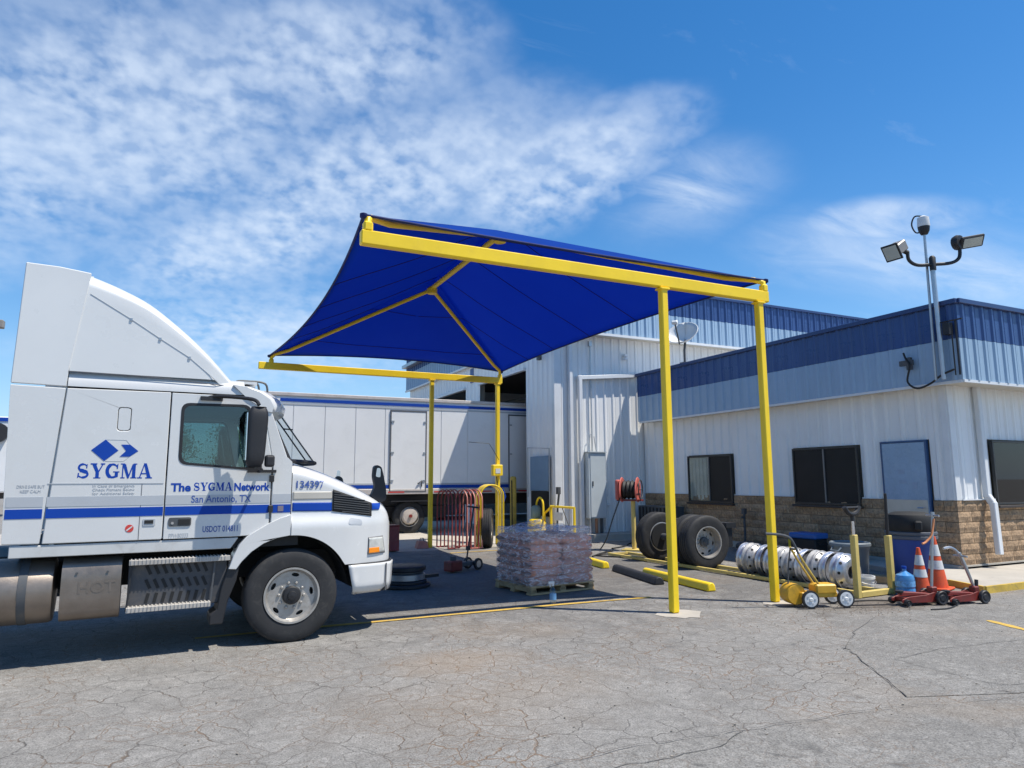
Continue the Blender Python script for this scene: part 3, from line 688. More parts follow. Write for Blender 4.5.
def make_wheel(par, loc, R=.5, w=.28, kind='steer', rimmat=None, side=-1, rot=0, nholes=5):
    "a wheel whose face looks along -y when side=-1; tyre > rim > nuts, hub"
    rimmat = rimmat or steel_white; rim_r = R*.575
    t = MB(); t.lathe(tyre_profile(R, w, rim_r), 44, cap=False); T = t.build('wheel', rubber, par, smooth=35, loc=loc, rot=(0, rot, 0 if side < 0 else pi))
    h = w/2
    # raised ring on the sidewall
    yd = -h*.62 if kind == 'steer' else h*.10
    b = MB(); b.lathe([(rim_r+.012, -h*.93), (rim_r+.014, -h*1.0), (rim_r-.006, -h*1.0), (rim_r-.014, -h*.86), (rim_r-.03, yd-.004 if kind == 'steer' else yd), (rim_r-.045, yd+.012)], 44, cap=False)
    b.lathe([(rim_r+.012, h*.93), (rim_r-.01, h*.95), (rim_r-.05, h*.5), (rim_r-.06, yd+.02)], 32, cap=False)
    k = rim_r*.76; b.plate(circ(rim_r-.03, 44), [oval(k*cos(a), k*sin(a), a+pi/2, .042, .021) for a in [2*pi*i/nholes+.35 for i in range(nholes)]]+[circ(.09, 24)], yd, yd+.012)
    rim = b.build('rim', rimmat, T, smooth=30)
    b = MB(); b.lathe([(.10, yd+.03), (.10, yd-.03), (.085, yd-.05), (.05, yd-.055), (.045, yd-.075), (.0, yd-.08)], 20); b.build('hub', black_plastic if kind == 'steer' else grey_dark, T, smooth=35)
    b = MB(); b.lathe([(rim_r-.06, h*.8), (rim_r-.06, yd+.04), (0, yd+.04)], 20); b.build('brake_drum', black_dark, T)
    b = MB()
    for i in range(10):
        a = 2*pi*i/10+.15; b.lathe([(.017, yd+.002), (.017, yd-.014), (.010, yd-.022), (0, yd-.022)], 6, (.135*cos(a), 0, .135*sin(a)))
    b.build('lug_nuts', steel_white, T, smooth=30)['kind'] = 'stuff'; return T

# ================================================================ semi truck (local x forward, near side y=-1.22)
YAW = rad(2.8)
tr = thing('semi_truck', 'white semi truck tractor with blue stripe and sleeper cab, parked on the left', 'truck',
           (1.14-sin(YAW)*1.22, 8.04+cos(YAW)*1.22, 0), YAW)
YS = 1.22
def both(fn):
    for s in (-1, 1): fn(s)
def side_plate(name, poly, mat, holes=(), th=.035, bevel=.007, s=-1, y=YS, parent=None, smooth=None):
    b = MB(); b.plate(poly, holes, s*y, s*(y-th)); return b.build(name, mat, parent or tr, bevel=bevel, smooth=smooth)
win = rpoly([(-1.20, 1.945), (-.385, 1.875), (-.54, 2.575), (-1.20, 2.565)], .08)
def win_grow(k): 
    c = Vector((-.82, 2.24)); return [tuple(c+(Vector(p)-c)*k) for p in win]
for s in (-1, 1):
    side_plate('side_extender', [(-2.66, 1.17), (-2.365, 1.165), (-2.258, 2.675), (-2.71, 2.685)], truck_white, s=s)
    side_plate('fairing_extender', [(-2.71, 2.70), (-2.257, 2.69), (-2.25, 2.845), (-2.145, 3.68), (-2.125, 3.87), (-2.40, 3.90), (-2.68, 3.905)], roof_white, s=s, y=YS+.002)
    sp = side_plate('sleeper_panel', [(-2.345, 1.165), (-1.325, 1.165), (-1.325, 2.685), (-2.248, 2.675)], truck_white, [rrect(-1.795, 2.265, -1.675, 2.505, .03)], s=s)
    side_plate('vent_hatch', rrect(-1.789, 2.271, -1.681, 2.499, .028), truck_white, s=s, y=YS-.003, th=.02, bevel=.004, parent=sp)
    b = MB(); b.box((-1.84, s*(YS+.001), 1.735), (1.0, .006, .008)); b.build('trim_line', decal_grey, sp)
    d = side_plate('door', [(-1.312, 1.165), (-.62, 1.165), (-.50, 1.17), (-.40, 1.20), (-.285, 1.25), (-.275, 1.95), (-.425, 2.68), (-1.312, 2.68)], truck_white, [win_grow(1.02)], s=s)
    b = MB(); b.plate(win_grow(1.045), [win_grow(.965)], s*(YS+.004), s*(YS-.03)); b.build('window_gasket', black_plastic, d)
    b = MB(); b.plate(win_grow(.98), (), s*(YS-.012), s*(YS-.016)); b.build('window_pane', cab_glass, d)
    hd = MB(); hd.plate(rrect(-1.272, 1.292, -1.058, 1.382, .02), (), s*(YS+.010), s*(YS-.01)); hdl = hd.build('door_handle', grey_dark, d, bevel=.004)
    b = MB(); b.box((-1.125, s*(YS+.0125), 1.335), (.11, .006, .055)); b.build('handle_recess', black_dark, hdl)
    b = MB(); b.lathe([(.014, -.004), (.014, .004), (0, .004)], 10, (-1.235, s*(YS+.011), 1.325)); b.build('lock', chrome, hdl)
    hd = MB(); hd.plate(rrect(-1.505, 1.305, -1.392, 1.378, .012), (), s*(YS+.006), s*(YS-.01)); h2 = hd.build('luggage_latch', decal_grey, sp, bevel=.003)
    b = MB(); b.box((-1.45, s*(YS+.008), 1.345), (.08, .006, .035)); b.build('latch_recess', black_dark, h2)
    b = MB(); b.box((-1.535, s*(YS+.0005), 1.45), (.006, .004, .56)); b.build('hatch_seam', seam_dark, sp)
    side_plate('cowl_panel', [(-.262, 1.26), (-.055, 1.34), (-.055, 1.965), (-.115, 2.02), (-.36, 2.68), (-.405, 2.68), (-.262, 1.95)], truck_white, s=s)
    # roof rail: the rounded shoulder above doors and sleeper
    b = MB(); prof = [(YS-.002, 2.695), (YS-.004, 2.75), (YS-.03, 2.81), (YS-.08, 2.85), (YS-.20, 2.87)]
    b.grid(lambda i, j: (-2.245+(1.80)*i, s*prof[round(j*4)][0], prof[round(j*4)][1]), 1, 4); b.v = [(x if x < -1 else -.60, y, z) for x, y, z in b.v]; b.build('roof_rail', truck_white, tr, smooth=60)
    # lower skirt
    side_plate('skirt', [(-2.60, 1.04), (-.66, 1.04), (-.585, 1.152), (-2.60, 1.152)], skirt_grey, s=s, y=YS-.012, th=.03, bevel=.006)
    # rear part of the fender
    arch = [( -.02+.665*cos(rad(a)), .49+.665*sin(rad(a))) for a in (92, 105, 118, 130, 142, 150)]
    fo = [(-.675, .83), (-.63, .96), (-.575, 1.08), (-.50, 1.165), (-.40, 1.225), (-.29, 1.29), (-.17, 1.345), (-.05, 1.385)]
    side_plate('fender', fo+arch, truck_white, s=s, y=YS+.03, th=.26, bevel=.028, smooth=35)
    # wheel well lining
    b = MB(); b.grid(lambda i, j: (-.02+.64*cos(rad(8+150*i)), s*(YS-.03-.45*j), .49+.66*sin(rad(8+150*i))), 20, 1); b.build('wheel_well', black_dark, tr)
b = MB(); b.box((-1.2, 0, 1.5), (2.2, 2.375, .62)); b.box((-1.33, 0, 2.655), (1.80, 2.375, .06)); b.build('gap_backing', M('seam_backing', (.22, .22, .22), .7), tr)  # grey boxes added behind the panels so their dark gaps look lighter
# inner shell: rear wall, floor, roof, dash, seats
b = MB(); b.box((-2.27, 0, 2.0), (.04, 2.36, 1.7)); b.build('rear_wall', truck_white, tr)
b = MB(); b.box((-1.25, 0, 1.09), (2.6, 2.3, .1)); b.build('cab_floor', black_dark, tr)
b = MB(); b.box((-1.35, 0, 2.855), (1.8, 2.1, .03)); b.build('cab_roof', truck_white, tr)
b = MB(); b.box((-1.35, 0, 2.80), (1.75, 2.2, .02)); b.build('headliner', M('headliner_grey', (.30, .31, .33), .9), tr)
b = MB(); b.box((-.25, 0, 1.55), (.5, 2.3, .72)); b.build('dashboard', interior_grey, tr, bevel=.06, seg=2)
b = MB(); b.box((-1.36, .55, 1.9), (.03, 1.2, 1.6)); b.build('bunk_partition', interior_grey, tr)
for y in (-.62, .62):
    st = MB(); st.box((-1.05, y, 1.50), (.5, .5, .16)); S_ = st.build('seat', interior_grey, tr, bevel=.05, seg=2)
    b = MB(); b.box((-1.27, y, 1.90), (.13, .5, .72), Matrix.Rotation(rad(-10), 3, 'Y')); b.build('backrest', interior_grey, S_, bevel=.05, seg=2)
    b = MB(); b.box((-1.33, y, 2.36), (.10, .28, .2), Matrix.Rotation(rad(-10), 3, 'Y')); b.build('headrest', interior_grey, S_, bevel=.04, seg=2)
b = MB(); b.tube([Vector((-.62, -.62, 1.86))+Matrix.Rotation(rad(35), 3, 'Y') @ Vector((.22*cos(2*pi*i/20), .22*sin(2*pi*i/20), 0)) for i in range(20)], .017, 6, True); b.tube([(-.62, -.62, 1.86), (-.42, -.62, 1.6)], .03); b.build('steering_wheel', black_plastic, tr, smooth=50)
# windscreen with pillars
def ws(i, j):
    y = (2*i-1)*1.14; bul = .50*(1-(2*i-1)**2)
    x = (-.075+bul)*(1-j)+(-.395+bul*.62)*j; return (x, y, 1.975*(1-j)+2.66*j)
b = MB(); b.grid(ws, 16, 4); b.build('windscreen', screen_glass, tr, smooth=60)
for s in (0, 1):
    b = MB(); b.tube([Vector(ws(s, k/6)) for k in range(7)], .027, 8); b.build('pillar_trim', black_plastic, tr, smooth=50)
b = MB(); f_ = Vector((.012, 0, 0)); b.tube([Vector(ws(.46, .02))+f_, Vector(ws(.46, .98))+f_], .010, 6); b.tube([Vector(ws(.60, .02))+f_, Vector(ws(.60, .98))+f_], .010, 6); b.tube([Vector(ws(.40, .62))+f_, Vector(ws(.60, .68))+f_], .010, 6); b.build('wiper', black_plastic, tr)
b = MB(); b.tube([Vector(ws(i/16, 0))+Vector((0, 0, .0)) for i in range(17)], .025, 8); b.build('cowl_seal', black_plastic, tr)
# sun visor over the windscreen
b = MB(); prof = [(-.66, 2.83), (-.52, 2.815), (-.38, 2.765), (-.27, 2.69), (-.225, 2.61), (-.24, 2.545), (-.30, 2.555), (-.40, 2.62), (-.50, 2.68)]
def visor(i, j):
    y = (2*i-1)*1.232; k = prof[round(j*8)]; e = abs(2*i-1); f = 1-.0*e; push = .22*(1-e**2.2)
    return (k[0]+push*(1 if k[0] > -.5 else .5)-(.06*e**8), y, k[1]-(.03*e**8))
b.grid(visor, 24, 8); v = b.build('sun_visor', truck_white, tr, smooth=50); sd = v.modifiers.new('thick', 'SOLIDIFY'); sd.thickness = .012
for s in (-1, 1):
    b = MB(); b.plate([(x-.06, z-.03) for x, z in prof], (), s*1.235, s*1.20); b.build('visor_cheek', truck_white, tr)
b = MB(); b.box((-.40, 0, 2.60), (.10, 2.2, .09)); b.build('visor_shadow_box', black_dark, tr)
# roof fairing
TOP = [(-2.70, 3.95), (-2.25, 3.91), (-2.12, 3.885), (-1.85, 3.795), (-1.58, 3.67), (-1.30, 3.465), (-1.07, 3.265), (-.88, 3.075), (-.73, 2.915), (-.62, 2.82), (-.56, 2.79)]
TOP = [tuple(v) for v in bez(TOP, 6)]
CRE = [(-2.70, 3.74), (-2.13, 3.66), (-1.74, 3.43), (-1.46, 3.25), (-1.17, 3.07), (-.85, 2.80), (-.5, 2.74)]
def fairing(i, j):
    u = -2.245+(1.67)*i; zt = lerpf(TOP, u); zc = max(2.705, zt-.17+.06*i); zb = 2.845 if u < -.9 else 2.80-.02*(u+.9)
    zb = min(zb, zt-.03); zc = max(zc, zb)
    w = YS-.006-.10*sstep((u+1.0)/.5); t = 2*j-1; sg = -1 if t < 0 else 1; a = abs(t)
    rx = .24+.40*i
    if a > .72:      # side wall
        k = (1-a)/.28; return (u, sg*w, zb+(zc-zb)*k)
    k = 1-a/.72      # 0 at the crease, 1 at the centre line
    if k < .6:
        q = k/.6*pi/2; return (u, sg*(w-rx*(1-cos(q))), zc+(zt-zc)*sin(q))
    k = (k-.6)/.4; return (u, sg*(w-rx)*(1-k), zt+.03*sin(k*pi/2))
b = MB(); b.grid(fairing, 30, 50); b.build('roof_fairing', roof_white, tr, smooth=40)
b = MB(); b.box((-2.4, 0, 3.88), (.56, 2.0, .03)); b.build('fairing_top', roof_white, tr)
for s in (-1, 1):
    b = MB(); b.tube([(u, s*(YS-.004), lerpf(CRE, u)) for u in (-2.12, -1.9, -1.74, -1.6, -1.46, -1.3, -1.17, -1.0, -.88)], .003, 5); b.build('crease_seam', decal_grey, tr)
    b = MB(); b.tube([(-2.25, s*(YS-.003), 2.845), (-1.6, s*(YS-.003), 2.84), (-.9, s*(YS-.003), 2.795), (-.62, s*(YS-.08), 2.79)], .005, 5); b.build('fairing_gap', seam_dark, tr)
    for u in (-1.74, -1.46, -1.17):
        b = MB(); b.box((u, s*(YS-.002), lerpf(CRE, u)-.005), (.022, .014, .03)); b.build('fairing_clip', galv, tr)
# grab rails on the roof
b = MB()
for dx in (0, .1): b.tube(bez([(-.62+dx, -.35, 2.80), (-.62+dx, -.35, 2.93), (-.55+dx, -.35, 2.97), (-.36+dx, -.35, 2.95), (-.33+dx, -.35, 2.80)], 5), .014, 6)
b.tube([Vector((-.80+.07*cos(a/10*2*pi), -.3, 2.93+.07*sin(a/10*2*pi))) for a in range(10)], .013, 6, True); b.build('air_horn_rail', grey_dark, tr, smooth=50)
# hood
ZT = [(-.06, 1.965), (.1, 1.93), (.30, 1.865), (.49, 1.79), (.72, 1.69), (.90, 1.60), (1.04, 1.53), (1.13, 1.47), (1.20, 1.39), (1.245, 1.27)]
WD = [(-.06, 1.205), (.25, 1.20), (.45, 1.185), (.65, 1.16), (.80, 1.135), (.95, 1.10), (1.06, 1.05), (1.14, .98), (1.20, .87), (1.245, .68)]
ZT = [tuple(v) for v in bez(ZT, 5)]; WD = [tuple(v) for v in bez(WD, 5)]
def hbulge(u, z): return .055*sstep((1.40-z)/.16)*(1-.6*sstep((u-.55)/.4))
def hside(u, z):
    w = lerpf(WD, u); zt = lerpf(ZT, u); zs = zt-.15; rx = min(.34, w*.5)
    if z > zs: return w-rx*(1-math.sqrt(max(0, 1-((z-zs)/.15)**2)))
    return w+hbulge(u, z)
def hood(i, j):
    u = -.045+1.29*(1-(1-i)**1.35); zt = lerpf(ZT, u); r2 = .665**2-(u+.02)**2
    zb = .49+math.sqrt(max(r2, 0)) if r2 > 0 else 0; zb = max(zb, .80 if u > .25 else 1.1)
    t = 2*j-1; sg = -1 if t < 0 else 1; a = abs(t); w = lerpf(WD, u); zs = max(zt-.15, zb+.05); rx = min(.34, w*.5)
    if a > .45:
        k = (1-a)/.55; z = zb+(zs-zb)*k; return (u, sg*(w+hbulge(u, z)), z)
    k = 1-a/.45
    if k < .7:
        q = k/.7*pi/2; return (u, sg*(w-rx*(1-cos(q))), zs+(zt-zs)*sin(q))
    k = (k-.7)/.3; return (u, sg*(w-rx)*(1-k), zt+.055*sin(k*pi/2))
b = MB(); b.grid(hood, 60, 72); ho = b.build('hood', truck_white, tr, smooth=50)
b = MB(); b.plate([(-.55, .80), (.55, .80), (.55, 1.28), (-.55, 1.28)], (), 0, .05, fn=lambda x, y, z: (1.165+y*.3, x, z)); b.build('grille', black_plastic, tr)
def on_hood(name, poly, mat, off=.006, th=.01, s=-1, parent=None, bevel=0, holes=()):
    b = MB(); b.plate(poly, holes, 0, 1, fn=lambda x, y, z: (x, s*(hside(x, z)+off-th*y), z)); return b.build(name, mat, parent or ho, bevel=bevel)
def hood_quad(name, q, mat, off, s=-1, parent=None, th=.004):
    q = [Vector(p) for p in q]
    def f(i, j):
        p = (q[0]*(1-i)+q[1]*i)*(1-j)+(q[3]*(1-i)+q[2]*i)*j; return (p.x, s*(hside(p.x, p.y)+off), p.y)
    b = MB(); b.grid(f, 20, 8); o = b.build(name, mat, parent or ho, smooth=60); m_ = o.modifiers.new('t', 'SOLIDIFY'); m_.thickness = th; m_.offset = 0; return o
def sub(poly, n=5):
    out = []
    for a, c in zip(poly, poly[1:]+poly[:1]): out += [(a[0]+(c[0]-a[0])*k/n, a[1]+(c[1]-a[1])*k/n) for k in range(n)]
    return out
for s in (-1, 1):
    gr = hood_quad('air_intake', [(.415, 1.405), (.90, 1.335), (.90, 1.49), (.415, 1.655)], black_dark, .010, s)
    for k in range(11):
        z0 = 1.36+.026*k; xs = [x for x in (.43+.02*i for i in range(24)) if True]
        lo = lambda x: lerpf([(.43, 1.42), (.80, 1.342), (.89, 1.35)], x); hi = lambda x: lerpf([(.43, 1.635), (.80, 1.53), (.885, 1.48)], x)
        pts = [(x, s*(hside(x, z0+.12*(.65-x))+.0155), z0+.12*(.65-x)) for x in xs if lo(x) < z0+.12*(.65-x) < hi(x) and x < .885]
        if len(pts) > 2: b = MB(); b.tube(pts, .0045, 5); b.build('intake_louver', grey_dark, gr)
    on_hood('washer_cover', rpoly([(.60, 1.25), (.78, 1.235), (.77, 1.30), (.62, 1.325)], .03), decal_grey, .003, .008, s)
    hl = hood_quad('headlight', [(.865, .90), (1.085, .905), (1.05, 1.085), (.870, 1.08)], head_glass, .012, s, th=.012)
    hood_quad('turn_signal', [(.868, .905), (1.01, .908), (1.005, .968), (.868, .966)], amber, .020, s, hl)
    hood_quad('headlight_seam', [(.855, .89), (1.10, .895), (1.06, 1.097), (.860, 1.09)], seam_dark, .002, s)
# bumper
BP = [(1.205, .40), (1.20, .72), (1.13, .95), (.98, 1.09), (.80, 1.165), (.60, 1.20)]
PL = [(1.30, 0), (1.30, .40), (1.285, .70), (1.25, .90), (1.18, 1.04), (1.03, 1.13), (.82, 1.19), (.62, 1.22)]
b = MB(); pl = [(x, -y) for x, y in PL[::-1]]+PL[1:]
def bump(i, j):
    k = i*(len(pl)-1); i0 = min(int(k), len(pl)-2); f = k-i0; x = pl[i0][0]*(1-f)+pl[i0+1][0]*f; y = pl[i0][1]*(1-f)+pl[i0+1][1]*f
    z = .785-.335*j; tuck = .05*sstep((j-.75)/.25); e = 1-tuck; 
    xr = x-(.10*j if abs(y) > 1.19 else 0)
    if x < .7: x2 = x+.09*j
    else: x2 = x
    return (x2-.02*j, y*e, z)
b.grid(bump, 56, 10); bo = b.build('bumper', truck_white, tr, smooth=40); sd = bo.modifiers.new('thick', 'SOLIDIFY'); sd.thickness = .02
b = MB(); b.box((.98, 0, .6), (.3, 2.1, .3)); b.build('bumper_beam', black_dark, tr)
b = MB(); b.tube([(x*.985, y*.985, .79) for x, y in pl], .012, 6); b.build('bumper_seal', black_plastic, bo)
for s in (-1, 1):
    b = MB(); b.bar((1.10, s*1.098, .46), (1.105, s*1.098, .775), .012, .012); b.build('bumper_seam', seam_dark, bo)
# chassis
b = MB(); b.box((-2.2, .43, .78), (6.4, .09, .28)); b.box((-2.2, -.43, .78), (6.4, .09, .28)); b.box((-.02, 0, .50), (.12, 2.0, .14)); b.box((.3, 0, .9), (1.1, .8, .5)); b.build('chassis', black_dark, tr)
for y in (-1.07, 1.07): make_wheel(tr, (0, y, .5), .5, .28, 'steer', steel_white, -1 if y < 0 else 1, rad(12))
for x in (-4.55, -5.85):
    for y in (-1.07, -.73, .73, 1.07): make_wheel(tr, (x, y, .5), .5, .26, 'dual', steel_white, -1 if y < 0 else 1)
# tanks, guard and steps
for s in (-1, 1):
    b = MB(); b.lathe([(.0, -3.55), (.28, -3.55), (.315, -3.50), (.315, -2.27), (.30, -2.235), (.0, -2.225)], 40, (0, s*.885, .70), 'x'); tk = b.build('fuel_tank', alu, tr, smooth=35)
    for x in (-3.3, -2.47):
        b = MB(); b.lathe([(.312, x-.035), (.322, x-.035), (.322, x+.035), (.312, x+.035)], 40, (0, s*.885, .70), 'x', cap=False); b.build('tank_strap', grey_dark, tk, smooth=30)
tread_m = M('tread_alu', (.46, .43, .39), .55, metal=.3, dirt=.7)
# heat guard with HOT on its rounded face
b = MB(); hp = [(-.62, .41), (-1.10, .41), (-1.17, .47), (-1.195, .60), (-1.195, .84), (-1.16, .96), (-1.07, 1.015), (-.62, 1.015)]
hp2 = rpoly(hp, .09, 5)
b.plate([(y, z) for y, z in hp2], (), 0, 1, fn=lambda x, y, z: (-2.165+.505*y, x, z)); hg = b.build('heat_guard', alu, tr, bevel=.012, smooth=30)
me = text_mesh('HOT', .15, .003, .002); me.materials.append(alu); link('embossed_text', me, hg, (-2.03, -1.1965, .68), (pi/2, 0, 0))
for x in (-2.04, -1.78):
    b = MB(); b.lathe([(.012, 0), (.012, .006), (0, .006)], 8, (x, -1.20, .87)); b.build('rivet', grey_dark, hg)
for s in (-1, 1):
    b = MB(); b.box((-1.14, s*1.13, .71), (.92, .05, .46)); stp = b.build('step_panel', M('step_panel_grey', (.055, .058, .065), .5, dirt=.4), tr, bevel=.006)
    for r_, n in ((.86, 8), (.72, 8), (.58, 8)):
        for k in range(n):
            b = MB(); b.box((-1.42+.075*k, s*1.157, r_), (.030, .006, .10), Matrix.Rotation(rad(12 if r_ < .7 else -25), 3, 'Y')); b.build('step_slot', black_dark, stp)
    for z, x0, x1 in ((.945, -1.60, -.66), (.485, -1.60, -.83)):
        b = MB(); b.box(((x0+x1)/2, s*1.16, z), (x1-x0, .16, .05))
        n = int((x1-x0)/.035)
        for k in range(n): b.box((x0+.02+k*.035, s*1.16, z+.029), (.016, .15, .009)); b.box((x0+.02+k*.035, s*1.243, z), (.016, .008, .05))
        b.build('step_tread', tread_m, tr, bevel=.003)
    b = MB(); b.bar((-1.60, s*1.19, .47), (-1.57, s*1.19, .95), .018); b.build('step_bracket', black_plastic, tr); b = MB(); b.bar((-.83, s*1.19, .47), (-.80, s*1.19, .95), .018); b.build('step_bracket', grey_dark, tr)
    b = MB(); b.plate([(-.67, .86), (-.56, .86), (-.585, .7), (-.66, .50), (-.70, .27), (-.83, .27), (-.83, .37), (-.765, .42), (-.735, .62)], (), s*1.22, s*.92); b.build('mud_flap', black_plastic, tr, bevel=.01)
    # mirrors
    mo = MB(); Y = s*(YS+.30)
    def mir(i, j, s=s, Y=Y):
        a = 2*pi*i; z = 1.895+.645*j; e = 1-abs(2*j-1)**7*.35; cxm_ = -.495+.02*(j-.5)
        sx = .108*e*(1-.12*(1-j)); c_, s_ = cos(a), sin(a)
        return (cxm_+sx*math.copysign(abs(c_)**.45, c_), Y+.085*e*math.copysign(abs(s_)**.6, s_), z)
    mo.grid(mir, 28, 16); mo.lathe([(.0, 1.905), (.09, 1.90)], 12, (-.5, Y, 0), 'z', cap=False); mo.lathe([(.08, 2.535), (.0, 2.535)], 12, (-.48, Y, 0), 'z', cap=False)
    mm = mo.build('mirror', black_plastic, tr, smooth=45)
    b = MB(); b.box((-.60, Y, 2.22), (.01, .13, .5)); b.build('mirror_glass', chrome, mm)
    b = MB(); b.tube(bez([(-.98, s*YS, 2.635), (-.86, s*(YS+.06), 2.66), (-.55, s*(YS+.25), 2.625), (-.48, Y, 2.56)], 6), .02, 8); b.box((-.93, s*(YS+.02), 2.635), (.22, .05, .04)); b.build('mirror_arm', black_plastic, mm, smooth=45); b = MB(); b.tube(bez([(-.42, s*YS, 1.86), (-.40, s*(YS+.15), 1.865), (-.47, Y, 1.91)], 5), .018, 8); b.box((-.38, s*(YS+.01), 1.86), (.30, .04, .03)); b.build('mirror_arm', black_plastic, mm, smooth=45)
    b = MB(); b.box((-.345, s*(YS+.27), 1.965), (.10, .09, .13)); b.build('convex_mirror', black_plastic, mm, bevel=.025, seg=2)
    # hood mirrors
    b = MB(); hm = [(.93, 1.56), (1.06, 1.48), (1.13, 1.52), (1.12, 1.66), (1.09, 1.80), (1.06, 1.92), (1.00, 1.945), (.965, 1.92), (.955, 1.80), (.985, 1.68)]
    b.plate(rpoly(hm, .03, 3), (), s*.98, s*.90); b.v = [(x, y, z-(.12 if s > 0 else 0)) for x, y, z in b.v]; h_ = b.build('hood_mirror', black_plastic, tr, bevel=.018, seg=2)
    b = MB(); b.plate(rpoly([(.985, 1.80), (1.045, 1.79), (1.045, 1.90), (1.0, 1.91)], .02, 3), (), s*.983, s*.975); b.build('mirror_glass', chrome, h_)
rv = MB()
for s in (-1, 1):
    for k in range(24):
        rv.lathe([(.0065, 0), (.0045, .004), (0, .005)], 6, (-2.30+.0425*k, s*(YS-.002), 1.185)); rv.lathe([(.0065, 0), (.0045, .004), (0, .005)], 6, (-2.215+.0382*k, s*(YS-.002), 2.655))
    for k in range(16): rv.lathe([(.0065, 0), (.0045, .004), (0, .005)], 6, (-2.63+.012*(k % 2), s*(YS-.002), 1.25+.09*k))
    for z in (1.45, 1.78):
        b = MB(); b.box((-.272, s*(YS+.010), z), (.05, .03, .075)); b.build('door_hinge', black_plastic, tr, bevel=.006)
    b = MB(); b.tube(bez([(-2.20, s*(YS-.01), 1.95), (-2.20, s*(YS+.05), 1.93), (-2.225, s*(YS+.05), 1.55), (-2.225, s*(YS-.01), 1.53)], 4), .011, 6)
rv.build('rivets', galv, tr)['kind'] = 'stuff'
# livery: grey and blue bands, lettering, signs
for s in (-1, 1):
    for (x0, x1) in ((-2.655, -2.362), (-2.335, -1.328), (-1.310, -.288), (-.258, -.058)):
        for z0, z1, mt in ((1.405, 1.495, decal_blue), (1.515, 1.61, decal_grey)):
            b = MB(); b.box(((x0+x1)/2, s*(YS+.0012), (z0+z1)/2), (x1-x0, .004, z1-z0)); b.build('stripe', mt, tr)
    hood_quad('stripe', [(-.035, 1.415), (.41, 1.408), (.41, 1.505), (-.035, 1.51)], decal_blue, .003, s)
    hood_quad('stripe', [(-.035, 1.545), (.41, 1.545), (.41, 1.628), (-.035, 1.63)], M('stripe_tan', (.48, .45, .39), .4), .003, s)
    hood_quad('stripe', [(.905, 1.405), (1.00, 1.405), (1.05, 1.48), (.905, 1.485)], decal_blue, .004, s)
# letters of the big name: heavy serif shapes, drawn stroke by stroke
def sweep(pts, ws):
    P = [Vector(p) for p in pts]; L_, R_ = [], []
    for i, p in enumerate(P):
        d = (P[min(i+1, len(P)-1)]-P[max(i-1, 0)]).normalized(); n = Vector((-d.y, d.x)); L_.append(tuple(p+n*ws[i]/2)); R_.append(tuple(p-n*ws[i]/2))
    return L_+R_[::-1]
def arcp(cx, cy, rx, ry, a0, a1, n=14): return [(cx+rx*cos(rad(a0+(a1-a0)*i/n)), cy+ry*sin(rad(a0+(a1-a0)*i/n))) for i in range(n+1)]
def wv(n, a, c): return [a+(c-a)*sin(pi*i/(n-1)) for i in range(n)]
up = arcp(.40, .72, .27, .21, 35, 270, 16); lo = arcp(.42, .27, .31, .20, 90, -150, 16); sp_ = up+[(.41, .49)]+lo[1:]
GL = {'S': (.86, [sweep(sp_, [.09 if i < 4 or i > len(sp_)-5 else .15 if not 13 < i < 21 else .24 for i in range(len(sp_))]), [(.60, .66), (.68, .66), (.70, .96), (.62, .90)], [(.06, .02), (.14, .08), (.18, .36), (.09, .36)]]),
      'Y': (.98, [[(.10, .94), (.36, .94), (.60, .42), (.36, .42)], [(.78, .94), (.87, .94), (.60, .42), (.50, .42)], [(.365, .05), (.595, .05), (.595, .43), (.365, .43)], [(.0, .92), (.44, .92), (.44, 1), (.0, 1)], [(.68, .92), (.97, .92), (.97, 1), (.68, 1)], [(.24, 0), (.72, 0), (.72, .07), (.24, .07)]]),
      'G': (1.0, [sweep(arcp(.50, .50, .37, .43, 40, 330, 26), [.10]*3+[.14]*4+[.24]*12+[.14]*5+[.10]*3), [(.66, .03), (.88, .10), (.88, .44), (.66, .44)], [(.54, .40), (.97, .40), (.97, .47), (.54, .47)], [(.76, .64), (.85, .64), (.86, 1), (.78, .92)]]),
      'M': (1.16, [[(.12, .05), (.20, .05), (.20, .95), (.12, .95)], [(.12, .95), (.36, .95), (.62, .14), (.50, .0)], [(.82, .95), (.92, .95), (.60, .0), (.50, .0)], [(.82, .05), (1.05, .05), (1.05, .95), (.82, .95)], [(.02, 0), (.32, 0), (.32, .07), (.02, .07)], [(.72, 0), (1.14, 0), (1.14, .07), (.72, .07)], [(.0, .93), (.30, .93), (.30, 1), (.0, 1)], [(.88, .93), (1.14, .93), (1.14, 1), (.88, 1)]]),
      'A': (1.06, [[(.12, .04), (.21, .04), (.52, 1.0), (.44, 1.0)], [(.70, .04), (.97, .04), (.62, 1.02), (.42, 1.02)], [(.24, .28), (.78, .28), (.78, .36), (.24, .36)], [(.0, 0), (.34, 0), (.34, .07), (.0, .07)], [(.58, 0), (1.06, 0), (1.06, .07), (.58, .07)]])}
def heavy_word(word, x, z, h, width, par, mat, y=-(YS+.0012)):
    tot = sum(GL[c][0]+.03 for c in word); kx = width/tot; n = 0
    for c in word:
        b = MB(); w, polys = GL[c]
        for p in polys:
            n += 1; b.plate([(x+q[0]*kx, z+q[1]*h) for q in p], (), y-.00012*(n % 9), y+.0015)
        b.build('letter', mat, par); x += (w+.03)*kx
heavy_word('SYGMA', -2.11, 1.785, .150, .665, tr, decal_blue)
heavy_word('SYGMA', -1.055, 1.652, .088, .385, tr, decal_blue, -(YS+.0011))
